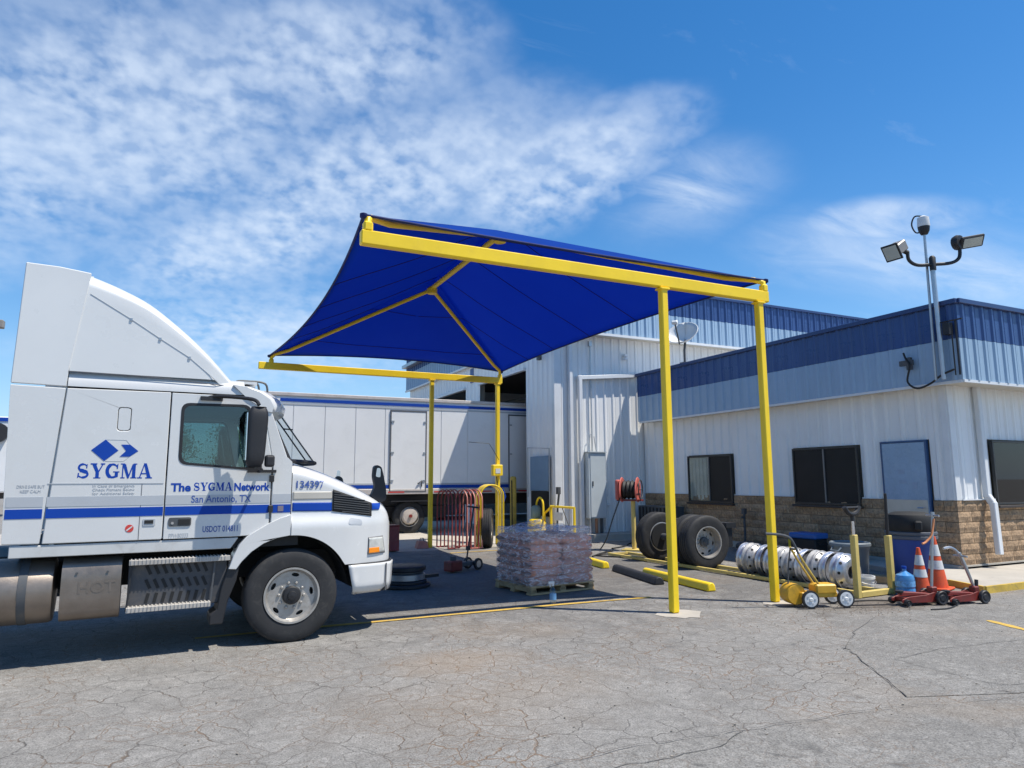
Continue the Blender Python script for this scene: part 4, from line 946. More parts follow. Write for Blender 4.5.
def letter(body, x, z, size, mat, width=None, bold=0, name='lettering', s=-1, y=None, par=None):
    me = text_mesh(body, size, bold, .0008, width=width); me.materials.append(mat); return link(name, me, par or tr, (x, y or -(YS+.0016), z), (pi/2, 0, 0))
dtext = M('decal_text_blue', (.05, .10, .32), .4)
letter('The', -1.27, 1.652, .115, decal_blue, .19, .004); letter('Network', -.655, 1.652, .115, decal_blue, .365, .004)
letter('San Antonio, TX', -1.07, 1.532, .105, dtext, .59, .0012, y=-(YS+.0042)); letter('USDOT 014811', -.945, 1.222, .088, dtext, .345, .0015)
letter('PPW80333', -1.26, 1.178, .06, decal_grey, .18, 0)
for k, t in enumerate(('In Case of Emergency', 'Check Fitment Below', 'for Additional Safety')): letter(t, -1.965, 1.70-.038*k, .036, decal_grey, .37, 0)
letter('DRIVE SAFE BUT', -2.58, 1.695, .04, decal_grey, .22); letter('KEEP CALM', -2.55, 1.65, .04, decal_grey, .16)
me = text_mesh('134397', .115, .002, .0008, width=.315); me.materials.append(dtext)
for v in me.vertices: v.co = Vector((v.co.x, v.co.y, -(hside(v.co.x, 1.68+v.co.y)+.0065-v.co.z)))
for v in me.vertices: v.co = Vector((v.co.x, v.co.z, v.co.y))
link('fleet_number', me, ho, (0, 0, 1.672))
b = MB(); c = (-1.885, 2.065); b.plate([(c[0]-.118, c[1]), (c[0], c[1]-.108), (c[0]+.118, c[1]), (c[0], c[1]+.108)], (), -(YS+.003), -(YS-.002)); b.build('emblem', decal_blue, tr)
b = MB(); b.plate([(-1.745, 2.125), (-1.665, 2.125), (-1.59, 2.062), (-1.665, 2.003), (-1.752, 2.003), (-1.70, 2.062)], (), -(YS+.003), -(YS-.002)); b.build('emblem', decal_blue, tr)
b = MB(); b.tube([(c[0]+.01, -(YS+.001), c[1]+.108), (c[0]+.18, -(YS+.001), c[1]+.108), (c[0]+.22, -(YS+.001), c[1]+.06)], .0018, 4); b.tube([(c[0]+.01, -(YS+.001), c[1]-.108), (c[0]+.17, -(YS+.001), c[1]-.108), (c[0]+.22, -(YS+.001), c[1]-.06)], .0018, 4); b.build('emblem_outline', decal_grey, tr)
b = MB(); b.plate(circ(.038, 16, -1.62, 1.285), (), -(YS+.003), -(YS-.002)); rd = b.build('hazard_sticker', decal_red, tr)
b = MB(); b.box((-1.62, -(YS+.0035), 1.285), (.012, .003, .065), Matrix.Rotation(rad(50), 3, 'Y')); b.build('sticker_bar', cone_white, rd)
b = MB(); b.box((-.165, -(YS+.004), 1.45), (.06, .008, .06)); b.build('side_marker', M('marker_grey', (.2, .17, .2), .3), tr)

# ================================================================ trailer in the bay
tl = thing('box_trailer', 'long white box trailer with blue stripes backed into the warehouse bay', 'trailer', (7, 20.35, .15), rad(-.6))
TX0, TX1 = -5.2, 6.6
b = MB(); b.box(((TX0+TX1)/2, 1.3, 2.68), (TX1-TX0, 2.54, 2.86)); b.build('box_body', trailer_white, tl, bevel=.03)
for k in range(13):
    x0 = TX0+.03+k*.9
    b = MB(); b.box((x0+.444, .021, 2.70), (.884, .012, 2.62)); b.build('side_sheet', trailer_white, tl, bevel=.004)
b = MB(); b.box(((TX0+TX1)/2, .012, 4.10), (TX1-TX0, .05, .10)); b.build('top_rail', trailer_rail, tl, bevel=.01)
b = MB(); b.box(((TX0+TX1)/2, .008, 1.27), (TX1-TX0, .06, .16)); rl = b.build('bottom_rail', trailer_rail, tl, bevel=.01)
for z, h in ((3.93, .09),):
    b = MB(); b.box(((TX0+TX1)/2+.25, .010, z), (TX1-TX0-.6, .014, h)); b.build('stripe', decal_blue, tl)
for z, h, mt in ((1.42, .10, decal_blue), (1.50, .05, decal_grey), (3.82, .05, decal_grey)):
    b = MB(); b.box(((TX0+TX1)/2, .011, z), (TX1-TX0-.1, .014, h)); b.build('stripe', mt, tl)
for x0, x1 in ((-1.42, -.26), (2.55, 3.7)):
    b = MB(); b.box(((x0+x1)/2, -.002, 2.5), (x1-x0-.06, .03, 2.42)); d = b.build('side_door', trailer_white, tl, bevel=.006)
    f = MB()
    for c, dd in ((((x0+x1)/2, -.004, 3.735), (x1-x0, .045, .04)), (((x0+x1)/2, -.004, 1.27), (x1-x0, .045, .04)), ((x0+.016, -.004, 2.5), (.032, .045, 2.5)), ((x1-.016, -.004, 2.5), (.032, .045, 2.5))): f.box(c, dd)
    f.build('door_frame', seam_dark, d)
    for z in (1.6, 2.45, 3.4):
        b = MB(); b.box((x0+.07, -.025, z), (.10, .03, .05)); b.build('hinge', galv, d); b = MB(); b.box((x1-.07, -.025, z), (.07, .03, .05)); b.build('hinge', galv, d)
    b = MB(); b.tube([(x1-.15, -.03, 1.42), (x1-.15, -.05, 1.6), (x1-.28, -.05, 1.5)], .02, 6); b.build('latch', grey_dark, d)
for k in range(8):
    b = MB(); b.box((TX0+1.1+k*1.45, -.026, 1.255), (.5, .006, .04)); b.build('reflector_tape', decal_red, rl)
b = MB(); b.box((TX0+.08, -.02, 4.05), (.16, .04, .05)); b.build('marker_light', decal_red, tl)
b = MB(); b.box((.0, 1.3, 1.0), (11, 1.0, .35)); b.box((-.6, 1.3, .62), (2.6, 1.0, .35)); b.build('frame', trailer_dark, tl)
for x in (-.72, -2.0): 
    for y in (.30, 2.30): make_wheel(tl, (x, y, .5), .5, .28, 'dual' if x > -1 else 'dual', steel_white, -1 if y < 1 else 1)
b = MB(); b.lathe([(.0, -.08), (.22, -.06), (.26, .0), (.26, .06)], 20, (-.72, .14, .53)); b.build('hub_cover', M('hub_rusty', (.52, .46, .40), .6, dirt=.5), tl, smooth=40)
b = MB(); b.lathe([(.0, -.10), (.05, -.10), (.05, .0)], 10, (-.72, .10, .53)); b.build('hub_cap', red_paint, tl)
b = MB(); b.box((-.7, .16, .98), (1.3, .3, .03)); b.build('mud_guard', black_plastic, tl)

# ================================================================ things in the yard
def simple(name, label, cat, parts, loc=(0, 0, 0), rz=0, group=None):
    "parts: list of (name, MB, material, kwargs)"
    t = thing(name, label, cat, loc, rz, group)
    for n, b, mt, k in parts: b.build(n, mt, t, **k)
    return t
# ---------------- lamp pole with two floodlights and dome camera on the office corner
lp = thing('light_pole', 'grey pole with two black floodlights and white dome camera above office corner', 'light pole', (12.5, 7.75, 3.55))
b = MB(); b.tube([(0, 0, 0), (0, .02, 2.3)], .042, 10); b.build('pole', galv, lp, smooth=40)
b = MB(); b.tube([(-.02, .13, 0), (-.02, .10, 2.95)], .024, 8); b.build('camera_mast', galv, lp, smooth=40)
AR = Matrix.Rotation(rad(-25.6), 3, 'Z')      # local x = along the arms, y = away from the yard
def A_(x, y, z): return AR @ Vector((x, y, z))
b = MB(); b.tube(bez([A_(-.46, 0, 2.44), A_(-.45, 0, 2.28), A_(-.30, 0, 2.18), A_(0, 0, 2.19), A_(.34, 0, 2.22), A_(.50, 0, 2.32), A_(.53, 0, 2.50)], 6), .032, 8); b.build('cross_arm', black_plastic, lp, smooth=40)
b = MB(); b.lathe([(.055, -.12), (.06, .12), (.03, .16)], 10, (0, .01, 2.2), 'z'); b.build('arm_collar', black_plastic, lp, smooth=40)
R1 = AR @ Matrix.Rotation(rad(28), 3, 'Z') @ Matrix.Rotation(rad(-32), 3, 'Y')
c1 = A_(-.66, 0, 2.50)
hd = MB(); hd.box(c1, (.34, .24, .20), R1); h1 = hd.build('floodlight', lamp_house, lp, bevel=.02)
b = MB(); b.box(c1+R1 @ Vector((-.19, 0, 0)), (.03, .32, .32), R1); b.build('lamp_frame', black_plastic, h1, bevel=.006)
b = MB(); b.box(c1+R1 @ Vector((-.207, 0, 0)), (.012, .26, .26), R1); b.build('lamp_lens', lamp_glass, h1)
b = MB(); b.tube([A_(-.46, 0, 2.42), A_(-.54, 0, 2.46)], .045, 8); b.build('knuckle', black_plastic, h1)
R2 = AR @ Matrix.Rotation(rad(-10), 3, 'Y') @ Matrix.Rotation(rad(38), 3, 'X'); c2 = A_(.74, -.04, 2.62)
hd = MB(); hd.box(c2, (.46, .06, .24), R2); h2 = hd.build('floodlight', black_plastic, lp, bevel=.02)
b = MB(); b.box(c2+R2 @ Vector((0, -.034, 0)), (.36, .014, .17), R2); b.build('lamp_lens', lamp_glass, h2)
b = MB(); b.lathe([(0, -.07), (.13, -.06), (.15, 0), (.13, .06), (0, .07)], 14, A_(.52, .02, 2.62), 'y'); b.build('ballast', black_plastic, h2, smooth=40)
b = MB(); b.lathe([(.03, 3.18), (.10, 3.14), (.11, 2.98), (.10, 2.94), (0, 2.94)], 16, (-.02, .10, 0), 'z'); dc = b.build('dome_camera', white_plastic, lp, smooth=40)
b = MB(); b.lathe([(.105, 2.96), (.095, 2.88), (.06, 2.81), (0, 2.79)], 16, (-.02, .10, 0), 'z'); b.build('dome', black_plastic, dc, smooth=60)
b = MB(); b.tube(bez([(-.02, .12, 3.18), (-.02, .26, 3.22), (-.02, .33, 3.08), (-.02, .26, 2.90), (-.02, .13, 2.88)], 6), .014, 6); b.build('camera_cable', cable, dc, smooth=40)
b = MB(); b.tube([(-.0, .02, 1.06), (.0, -.42, 1.06)], .014, 6); b.tube([(0, -.30, 1.06), (0, -.30, .05)], .02, 6); b.tube([(0, -.22, 1.0), (0, -.22, .05)], .014, 6); b.box((.05, -.12, .93), (.12, .12, .22)); b.build('bracket', black_plastic, lp)
b = MB(); b.tube(bez([(.02, .75, .62), (.0, .70, .5), (-.02, .62, .34), (0, .70, .05), (0, .52, -.10), (0, .25, -.04), (0, .05, .08), (0, -.2, .16)], 6), .02, 6); b.build('cable_loop', cable, lp, smooth=40)
b = MB(); b.box((.04, .72, .42), (.06, .26, .10)); b.box((.04, .66, .40), (.08, .08, .24)); b.build('junction_box', grey_dark, lp)
# ---------------- satellite dish
sd_ = thing('satellite_dish', 'white satellite dish on the office roof edge', 'satellite dish', (12.74, 15.2, 5.03))
DR = Matrix.Rotation(rad(30), 3, 'Z') @ Matrix.Rotation(rad(-52), 3, 'Y')
b = MB()
def dishp(i, j):
    r = .44*j; a = 2*pi*i; return Vector((0, 0, .78))+DR @ Vector((r*cos(a), r*1.08*sin(a), .28*(j*j)-.1))
b.grid(dishp, 28, 6); o = b.build('reflector', M('dish_white', (.60, .61, .60), .4), sd_, smooth=60); m_ = o.modifiers.new('t', 'SOLIDIFY'); m_.thickness = .015
b = MB(); b.tube([(0, 0, 0), (0, 0, .40), (.05, 0, .70)], .035, 8); b.box((0, 0, .02), (.2, .2, .04)); b.build('mast', grey_dark, sd_)
b = MB(); b.tube([Vector((0, 0, .78))+DR @ Vector((-.44, 0, .12)), Vector((0, 0, .78))+DR @ Vector((-.30, -.05, .78))], .022, 6); b.build('feed_arm', grey_dark, sd_)
b = MB(); b.box(Vector((0, 0, .78))+DR @ Vector((-.28, -.05, .80)), (.10, .16, .10), DR); b.build('receiver', white_plastic, sd_, bevel=.015)
# ---------------- cabinet on the warehouse wall
cb = thing('electrical_cabinet', 'tall grey electrical cabinet on the sunny warehouse wall', 'cabinet', (11.0, 17.36, .62))
b = MB(); b.box((0, 0, .97), (.60, .26, 1.92)); b.build('cabinet_body', panel_grey, cb, bevel=.008)
b = MB(); b.box((.02, -.139, .97), (.53, .016, 1.84)); dd = b.build('cabinet_door', panel_grey, cb, bevel=.006)
b = MB(); b.box((-.17, -.155, 1.02), (.03, .02, .14)); b.build('door_handle', grey_dark, dd)
b = MB(); b.box((0, -.02, 1.945), (.66, .32, .025)); b.build('drip_cap', panel_grey, cb)
for x, r_, mt in ((.02, .045, copper), (.20, .05, grey_dark), (-.18, .03, galv)):
    b = MB(); b.tube([(x, .0, .02), (x, .0, -.46)], r_, 8); b.build('conduit', mt, cb, smooth=40)
far_cone = None
# ---------------- blue-grey panel on the pier and fittings in front of it
pb = thing('wall_hatch', 'blue grey steel hatch on the warehouse pier beside the bay', 'hatch', (9.74, 18.48, 1.43))
b = MB(); b.box((0, 0, .52), (.07, 1.16, 1.04)); b.build('hatch_panel', box_bluegrey, pb, bevel=.008)
b = MB(); b.box((.0, 0, -.38), (.05, 1.10, .74)); b.build('vent_opening', black_dark, pb)
b = MB(); b.tube([(-.03, -.66, -.7), (-.03, -.66, 1.25), (-.03, .75, 1.33), (-.03, .75, -.2)], .02, 6); b.build('hatch_frame', galv, pb)
pm = thing('spray_pump', 'yellow pump with grey green motor behind the wrapped pallet', 'pump', (9.35, 17.95, .02))
b = MB(); b.lathe([(.26, .05), (.28, .12), (.28, .50), (.20, .60), (.0, .62)], 20, (0, 0, 0), 'z'); b.build('tank', yellow, pm, smooth=40)
b = MB(); b.lathe([(.14, .62), (.15, .68), (.15, .90), (.10, .98), (0, 1.0)], 16, (.03, .12, 0), 'z'); b.build('motor', teal_m, pm, smooth=40)
b = MB(); b.tube(bez([(.1, -.2, .5), (.1, -.2, 1.05), (.1, .0, 1.22), (.1, .2, 1.05), (.1, .2, .55)], 6), .03, 8); b.build('handle', yellow, pm, smooth=40)
b = MB(); b.tube([(0, .22, .05), (0, .38, .05), (0, .38, .5)], .05, 8); b.build('outrigger', yellow, pm)
b = MB(); b.box((0, 0, .05), (.5, .8, .06)); b.build('base', yellow_worn, pm)
rlg = thing('guard_rail', 'yellow pipe guard rail at the warehouse corner', 'rail', (9.55, 16.9, 0))
b = MB(); b.tube([(0, .95, .02), (0, .95, .78), (0, .55, .98)], .035, 8); b.build('post', yellow, rlg, smooth=40)
b = MB(); b.tube([(0, .55, .02), (0, .55, 1.0), (0, -.75, 1.0), (0, -.75, .02)], .04, 8); b.build('top_rail', yellow, rlg, smooth=30)
b = MB(); b.box((-.05, .05, .74), (.03, .46, .22)); b.build('sign_plate', white_plastic, rlg)
b = MB(); b.tube([(0, -.1, .98), (0, -.6, .3)], .014, 6); b.build('brace', cable, rlg)
b = MB(); b.tube([(9.62, 17.1, 1.35), (9.60, 17.15, 1.0), (9.6, 17.2, .3)], .03, 6); b.box((9.6, 17.1, 1.45), (.08, .14, .2)); tag(b.build('air_line', grey_dark), 'grey air line with filter standing at the warehouse corner', 'pipe')
bo_ = thing('bollard', 'worn yellow bollard at the edge of the bay opening', 'bollard', (9.35, 19.55, .14))
b = MB(); b.lathe([(.10, 0), (.10, 1.66), (.08, 1.72), (0, 1.74)], 16, (0, 0, 0), 'z'); b.build('post', yellow_worn, bo_, smooth=40)
b = MB(); b.tube([(-.09, -.08, 1.6), (-.10, -.12, .8), (-.09, -.1, .1)], .018, 6); b.build('hose', cable, bo_)
# ---------------- cones
def cone(loc, h, label, rz=0):
    c = thing('traffic_cone', label, 'cone', loc, rz, 'orange traffic cones')
    b = MB(); w = h*.48; b.box((0, 0, .018), (w, w, .036)); b.build('base', orange_m, c, bevel=.012)
    r0_, r1_ = h*.19, h*.035
    rad_ = lambda t: r0_+(r1_-r0_)*t
    b = MB(); b.lathe([(rad_(0), .03), (rad_(1), h), (rad_(1)*.6, h+.004)], 24, (0, 0, 0), 'z'); b.build('body', orange_m, c, smooth=40)
    for t0, t1 in ((.36, .53), (.62, .84)):
        b = MB(); b.lathe([(rad_(t0)+.003, .03+(h-.03)*t0), (rad_(t1)+.003, .03+(h-.03)*t1)], 24, (0, 0, 0), 'z', cap=False); b.build('collar', cone_white, c, smooth=40)
    return c
cone((10.14, 6.92, .005), .70, 'upright orange cone with white bands beside the blue water jug')
cone((10.92, 7.18, .005), .82, 'taller orange cone with white bands between bin and floor jack', .3)
# ---------------- hose reel
reel_red = M('reel_faded_red', (.55, .13, .10), .5, var=.2, vs=5, dirt=.4, dcol=(.3, .05, .04))
hr = thing('hose_reel', 'red hose reel on a yellow post near the truck axle', 'hose reel', (10.2, 14.35, 0), rad(-48))
b = MB(); b.tube([(0, 0, .02), (0, 0, 1.22)], .055, 10); b.build('post', yellow_pale, hr, smooth=40)
b = MB(); b.box((0, 0, .02), (.55, .45, .04)); b.build('base_plate', yellow_pale, hr)
for x in (-.27, .13):
    b = MB(); b.lathe([(.0, x-.015), (.30, x-.015), (.315, x), (.30, x+.015), (0, x+.015)], 28, (0, 0, 1.50), 'x'); b.build('reel_flange', reel_red, hr, smooth=30)
b = MB(); b.lathe([(.20, -.25), (.24, -.2), (.20, -.15), (.24, -.1), (.20, -.05), (.24, 0), (.20, .05), (.23, .1)], 24, (0, 0, 1.5), 'x'); b.build('hose_coil', cable, hr, smooth=60)
b = MB(); b.box((-.07, 0, 1.24), (.62, .30, .04)); b.build('bracket', red_paint, hr)
b = MB(); b.box((-.36, 0, 1.50), (.10, .40, .50)); b.build('spring_case', reel_red, hr, bevel=.04, seg=2)
b = MB(); b.tube([Vector((.20, .24*cos(a/16*2*pi), 1.5+.24*sin(a/16*2*pi))) for a in range(16)], .014, 6, True); b.tube([(.2, -.24, 1.5), (.2, .24, 1.5)], .012, 6); b.build('guide_ring', black_plastic, hr, smooth=40)
b = MB(); b.tube(bez([(-.25, -.22, 1.35), (-.45, -.3, .8), (-.6, -.4, .3), (-.75, -.5, .03)], 6), .016, 6); b.build('air_hose', cable, hr, smooth=40)
# ---------------- hoses on the ground
def hose(pts, label, r=.016):
    b = MB(); b.tube(bez([(x, y, r+.004) for x, y in pts], 8), r, 6); return tag(b.build('air_hose', cable, smooth=50), label, 'hose', 'hoses lying on the asphalt')
hose([(9.6, 14.4), (9.1, 14.1), (8.7, 13.7), (9.0, 13.2), (9.4, 13.5), (9.0, 13.9), (8.5, 13.6)], 'black air hose coiled at the foot of the hose reel')
hose([(9.9, 14.9), (10.6, 15.3), (11.2, 15.9), (12.2, 16.2)], 'black hose running from the reel to the warehouse wall')
hose([(8.5, 7.0), (9.0, 6.95), (9.35, 6.7), (9.6, 6.5), (9.75, 6.2), (9.4, 6.05), (9.1, 6.1)], 'thin black hose tangled before the red floor jacks', .010)
# ---------------- axle with dual tyres
ax = thing('wheel_axle', 'loose truck axle with big black tyres beside the office', 'axle', (9.45, 11.9, 0), rad(-3))
b = MB(); b.lathe([(0, .34), (.285, .34), (.285, .38), (0, .38)], 28, (0, 0, .52)); b.build('shade_disc', black_dark, ax)  # added black disc standing for the shade inside the far tyre
for y, sd2 in ((-1.05, -1), (-.70, -1), (.52, 1)):
    make_wheel(ax, (0, y, .52), .52, .30, 'dual', steel_white, sd2, .5, 8)
b = MB(); b.tube([(0, -.9, .52), (0, .4, .52)], .075, 10); b.build('axle_beam', grey_dark, ax, smooth=40)
b = MB(); b.box((.9, .2, .80), (.25, 2.0, .10)); b.box((.9, -.7, .55), (.12, .1, .4)); b.build('spring_hanger', black_plastic, ax)
# ---------------- rack of wheels
rk = thing('wheel_rack', 'low yellow steel rack with two uprights holding silver wheels', 'rack', (9.48, 7.2, 0), rad(2))
for x in (-.40, .40):
    b = MB(); b.bar((x*.62, 0, .045), (x*.62, 6.5, .045), .06, .06); b.build('rail', yellow_pale, rk, bevel=.006)
    b = MB(); b.bar((x, 0, .0), (x, 0, .92 if x < 0 else .88), .085, .085); b.build('upright', yellow_pale, rk, bevel=.008)
b = MB(); b.bar((-.36, .0, .05), (.36, .0, .05), .08, .08); b.build('end_bar', yellow_pale, rk, bevel=.006)
for y in (2.2, 4.2, 6.4): b = MB(); b.bar((-.22, y, .045), (.22, y, .045), .05, .05); b.build('cross_bar', yellow_pale, rk)
b = MB(); b.tube([(-.40, 0, .9), (-.40, 0, 1.14)], .025, 8); b.build('jack_screw', chrome, rk)
b = MB(); b.tube(bez([(-.57, 0, 1.33), (-.50, 0, 1.25), (-.40, 0, 1.22), (-.30, 0, 1.25), (-.23, 0, 1.33)], 4), .035, 8); b.tube([(-.56, 0, 1.32), (-.24, 0, 1.32)], .02, 6); b.tube([(-.4, 0, 1.12), (-.4, 0, 1.22)], .03, 8); b.build('saddle', black_plastic, rk, smooth=40)
b = MB(); b.tube([(.40, 0, .86), (.37, -.03, 1.52)], .022, 8); b.build('rod', black_plastic, rk)
def alu_wheel(label, y, tilt, flip=False, mt=None):
    t = thing('loose_wheel', label, 'wheel', (9.50+.02*random.uniform(-1, 1), y, .295), rad(2+random.uniform(-4, 4)+(180 if flip else 0)), 'silver wheels lined up on the yellow rack')
    b = MB(); b.lathe([(.27, .088), (.288, .09), (.292, .082), (.275, .07), (.252, .055), (.252, .01), (.284, -.008), (.290, -.022), (.284, -.034), (.268, -.040), (.235, -.085), (.205, -.113), (.17, -.120), (.105, -.116), (.10, -.09), (.10, .02), (.23, .06)], 36, cap=False)
    w = b.build('rim', mt or bright_alu, t, smooth=30, rot=(0, tilt, 0))
    b = MB(); b.lathe([(0, -.02), (.235, -.02), (.235, -.01), (0, -.01)], 24); b.build('bore_shade', black_dark, w)  # shade of the open bore put in as a black disc
    for i in range(10):
        a = 2*pi*i/10; r_ = .250; c = Vector((r_*cos(a), -.066, r_*sin(a)))
        n = Vector((.80*cos(a), -.60, .80*sin(a))).normalized()
        b = MB(); b.tube([c-n*.03, c+n*.003], .024, 8); b.build('hand_hole', black_dark, w)
    return t
dirty_alu = M('wheel_dull', (.42, .41, .40), .5, metal=.5, var=.3, vs=9, dirt=.8, dcol=(.10, .09, .08))
names = ['nearest silver wheel of the row, showing its open hub', 'second silver wheel from the near end of the rack', 'third silver wheel from the near end of the rack', 'fourth silver wheel from the near end of the rack',
         'fifth silver wheel from the near end, behind the line striper', 'sixth silver wheel from the near end, behind the yellow post', 'fourth silver wheel from the far end of the rack', 'third silver wheel from the far end of the rack', 'second silver wheel from the far end of the rack', 'farthest silver wheel of the row, next to the big tyres']
for k, nm in enumerate(names): alu_wheel(nm, 7.72+.233*k+random.uniform(-.02, .02)+(.03 if k in (3, 4, 8) else 0), random.uniform(0, .6), k in (1, 3, 6, 7, 9), dirty_alu if k in (2, 4, 5, 8) else None)
# ---------------- wheel stops
def stop(a, c, label, mat, h=.13, w=.17):
    a, c = Vector((*a, 0)), Vector((*c, 0)); d = c-a; l = d.length; b = MB()
    pr = [(-w/2, 0), (w/2, 0), (w*.36, h*.75), (w*.2, h), (-w*.2, h), (-w*.36, h*.75)]
    b.plate([(x, z) for x, z in pr], (), 0, 1, fn=lambda x, y, z: (x, l*y, z+.004))
    o = b.build('wheel_stop', mat, bevel=.02, seg=2, smooth=40); o.location = a; o.rotation_euler = (0, 0, math.atan2(d.y, d.x)-pi/2); return tag(o, label, 'wheel stop', 'wheel stops on the lot')
stop((7.92, 13.4), (7.66, 11.75), 'short yellow wheel stop behind the wrapped pallet', yellow)
stop((7.66, 11.4), (7.28, 9.55), 'black rubber wheel stop with chipped white paint', black_plastic, .12, .2)
stop((7.80, 10.65), (7.58, 8.62), 'long yellow wheel stop behind the nearest post', yellow)
# ---------------- pallet and bags
pl_ = thing('wooden_pallet', 'wooden pallet under the wrapped bags', 'pallet', (5.40, 10.13, 0), rad(6.5))
for k in range(5):
    b = MB(); b.box((0, -.47+.235*k, .125), (1.24, .13, .022)); b.build('board', wood, pl_)
for x in (-.56, 0, .56):
    b = MB(); b.box((x, 0, .08), (.09, 1.05, .065)); b.build('stringer', wood, pl_)
for y in (-.47, 0, .47):
    b = MB(); b.box((0, y, .018), (1.24, .12, .025)); b.build('bottom_board', wood, pl_)
    for x in (-.56, 0, .56):
        b = MB(); b.box((x, y, .055), (.11, .11, .05)); b.build('block', wood, pl_)
bl_ = thing('bag_load', 'stack of brown bags in wrinkled clear wrap on the pallet', 'bags', (5.40, 10.13, .137), rad(6.5))
def bag_mesh(l, w, h, seed):
    r = random.Random(seed); b = MB()
    def f(i, j):
        th = 2*pi*j; x = (2*i-1); e = (1-abs(x)**10)**.5 if abs(x) < 1 else 0
        c, s_ = cos(th), sin(th); k = .35+.65*e
        return Vector((x*l/2, math.copysign(abs(c)**.5, c)*w/2*(.9+.1*e), math.copysign(abs(s_)**.75, s_)*h/2*k))+Vector((0, r.uniform(-1, 1), r.uniform(-1, 1)))*.006
    b.grid(f, 10, 14); me = b.mesh('bag', 60); me.materials.append(bag_m); return me
BM = [bag_mesh(.585, .37, .15, k) for k in range(4)]+[bag_mesh(.48, .40, .15, 9+k) for k in range(3)]
for z in range(6):
    lay = [(-.30, -.355), (.30, -.355), (-.30, 0), (.30, 0), (-.30, .355), (.30, .355)] if z % 2 == 0 else [(-.305, -.36), (.305, -.36), (-.305, .01), (.305, .01), (-.305, .36), (.305, .36)]
    for (x, y) in lay:
        link('bag', BM[random.randrange(4)], bl_, (x+random.uniform(-.012, .012), y+random.uniform(-.012, .012), .07+.121*z), (0, 0, random.uniform(-.03, .03)+(pi if random.random() < .5 else 0)))
wr = MB(); rw = random.Random(4)
def wrap(i, j):
    a = 2*pi*i; c, s_ = cos(a), sin(a); k = 1.0 if j < .8 else 1-.9*((j-.8)/.2)**1.6
    x = .650*math.copysign(abs(c)**.25, c); y = .56*math.copysign(abs(s_)**.3, s_); z = .0+.78*min(j, .8)/.8
    if j > .8: z += .05+.06*sin(7*x+3*y)*sin(9*y+1)+(.10 if (x < -.2 and y < .1) else .0)*((j-.8)/.2)
    bul = .007*sin(z*52-1.6)+.008*sin(7*a+9*z)+rw.uniform(-.003, .003)
    return Vector((x*k+bul*c, y*k+bul*s_, z))
wr.grid(wrap, 72, 36); wr.build('shrink_wrap', wrap_m, bl_, smooth=75)
bt = thing('spray_bottle', 'clear plastic bottle with blue label standing before the pallet', 'bottle', (4.83, 8.80, .004))
b = MB(); b.lathe([(.045, 0), (.048, .02), (.048, .17), (.035, .21), (.016, .24), (.016, .25)], 16, (0, 0, 0), 'z'); b.build('bottle_body', clear_plastic, bt, smooth=40)
b = MB(); b.lathe([(.0495, .06), (.0495, .15)], 16, (0, 0, 0), 'z', cap=False); b.build('paper_label', M('label_blue', (.12, .30, .55), .5), bt, smooth=40)
b = MB(); b.lathe([(.019, .25), (.019, .28)], 10, (0, 0, 0), 'z'); b.box((-.025, 0, .295), (.09, .026, .032)); b.box((-.045, 0, .262), (.012, .015, .05)); b.build('trigger', white_plastic, bt)
# ---------------- black dolly plates by the truck
ds_ = thing('wheel_plates', 'stack of black and grey round plates beside the truck bumper', 'plates', (3.42, 11.35, .004))
for z0, z1, r_, mt in ((0, .06, .42, black_plastic), (.06, .11, .36, black_plastic), (.11, .22, .33, galv), (.22, .26, .30, grey_dark), (.26, .34, .34, black_plastic)):
    b = MB(); b.lathe([(r_-.02, z0+.001), (r_, z0+.012), (r_, z1-.012), (r_-.02, z1)], 32, (0, 0, 0), 'z'); b.build('plate', mt, ds_, smooth=35)
b = MB(); b.bar((.2, -.1, .15), (.55, -.05, .16), .1, .05); b.build('tow_lug', black_plastic, ds_)
# ---------------- air jack under the canopy
aj = thing('air_jack', 'small red air jack with tilted black handle under the canopy', 'jack', (4.95, 12.72, .004), rad(25))
b = MB(); b.box((-.22, 0, .12), (.30, .24, .20)); b.build('jack_body', red_paint, aj, bevel=.03, seg=2)
b = MB(); b.lathe([(.06, .2), (.06, .30), (0, .30)], 12, (-.22, 0, 0), 'z'); b.build('piston', grey_dark, aj)
b = MB(); b.box((.10, 0, .13), (.40, .16, .08)); b.build('frame', grey_dark, aj, bevel=.01)
for y in (-.14, .14):
    b = MB(); b.lathe([(.07, -.025), (.11, -.025), (.115, 0), (.11, .025), (.07, .025)], 20, (.34, y, .115), cap=False); w_ = b.build('wheel', black_plastic, aj, smooth=35)
    b = MB(); b.lathe([(.0, -.02), (.07, -.02), (.07, .02), (0, .02)], 16, (.34, y, .115)); b.build('hub', galv, w_)
b = MB(); b.tube([(.15, 0, .16), (.42, .06, 1.20)], .016, 8); b.tube([(.42, -.08, 1.20), (.42, .22, 1.22)], .018, 8); b.box((.2, .0, .42), (.07, .06, .08)); b.build('handle', black_plastic, aj, smooth=40)
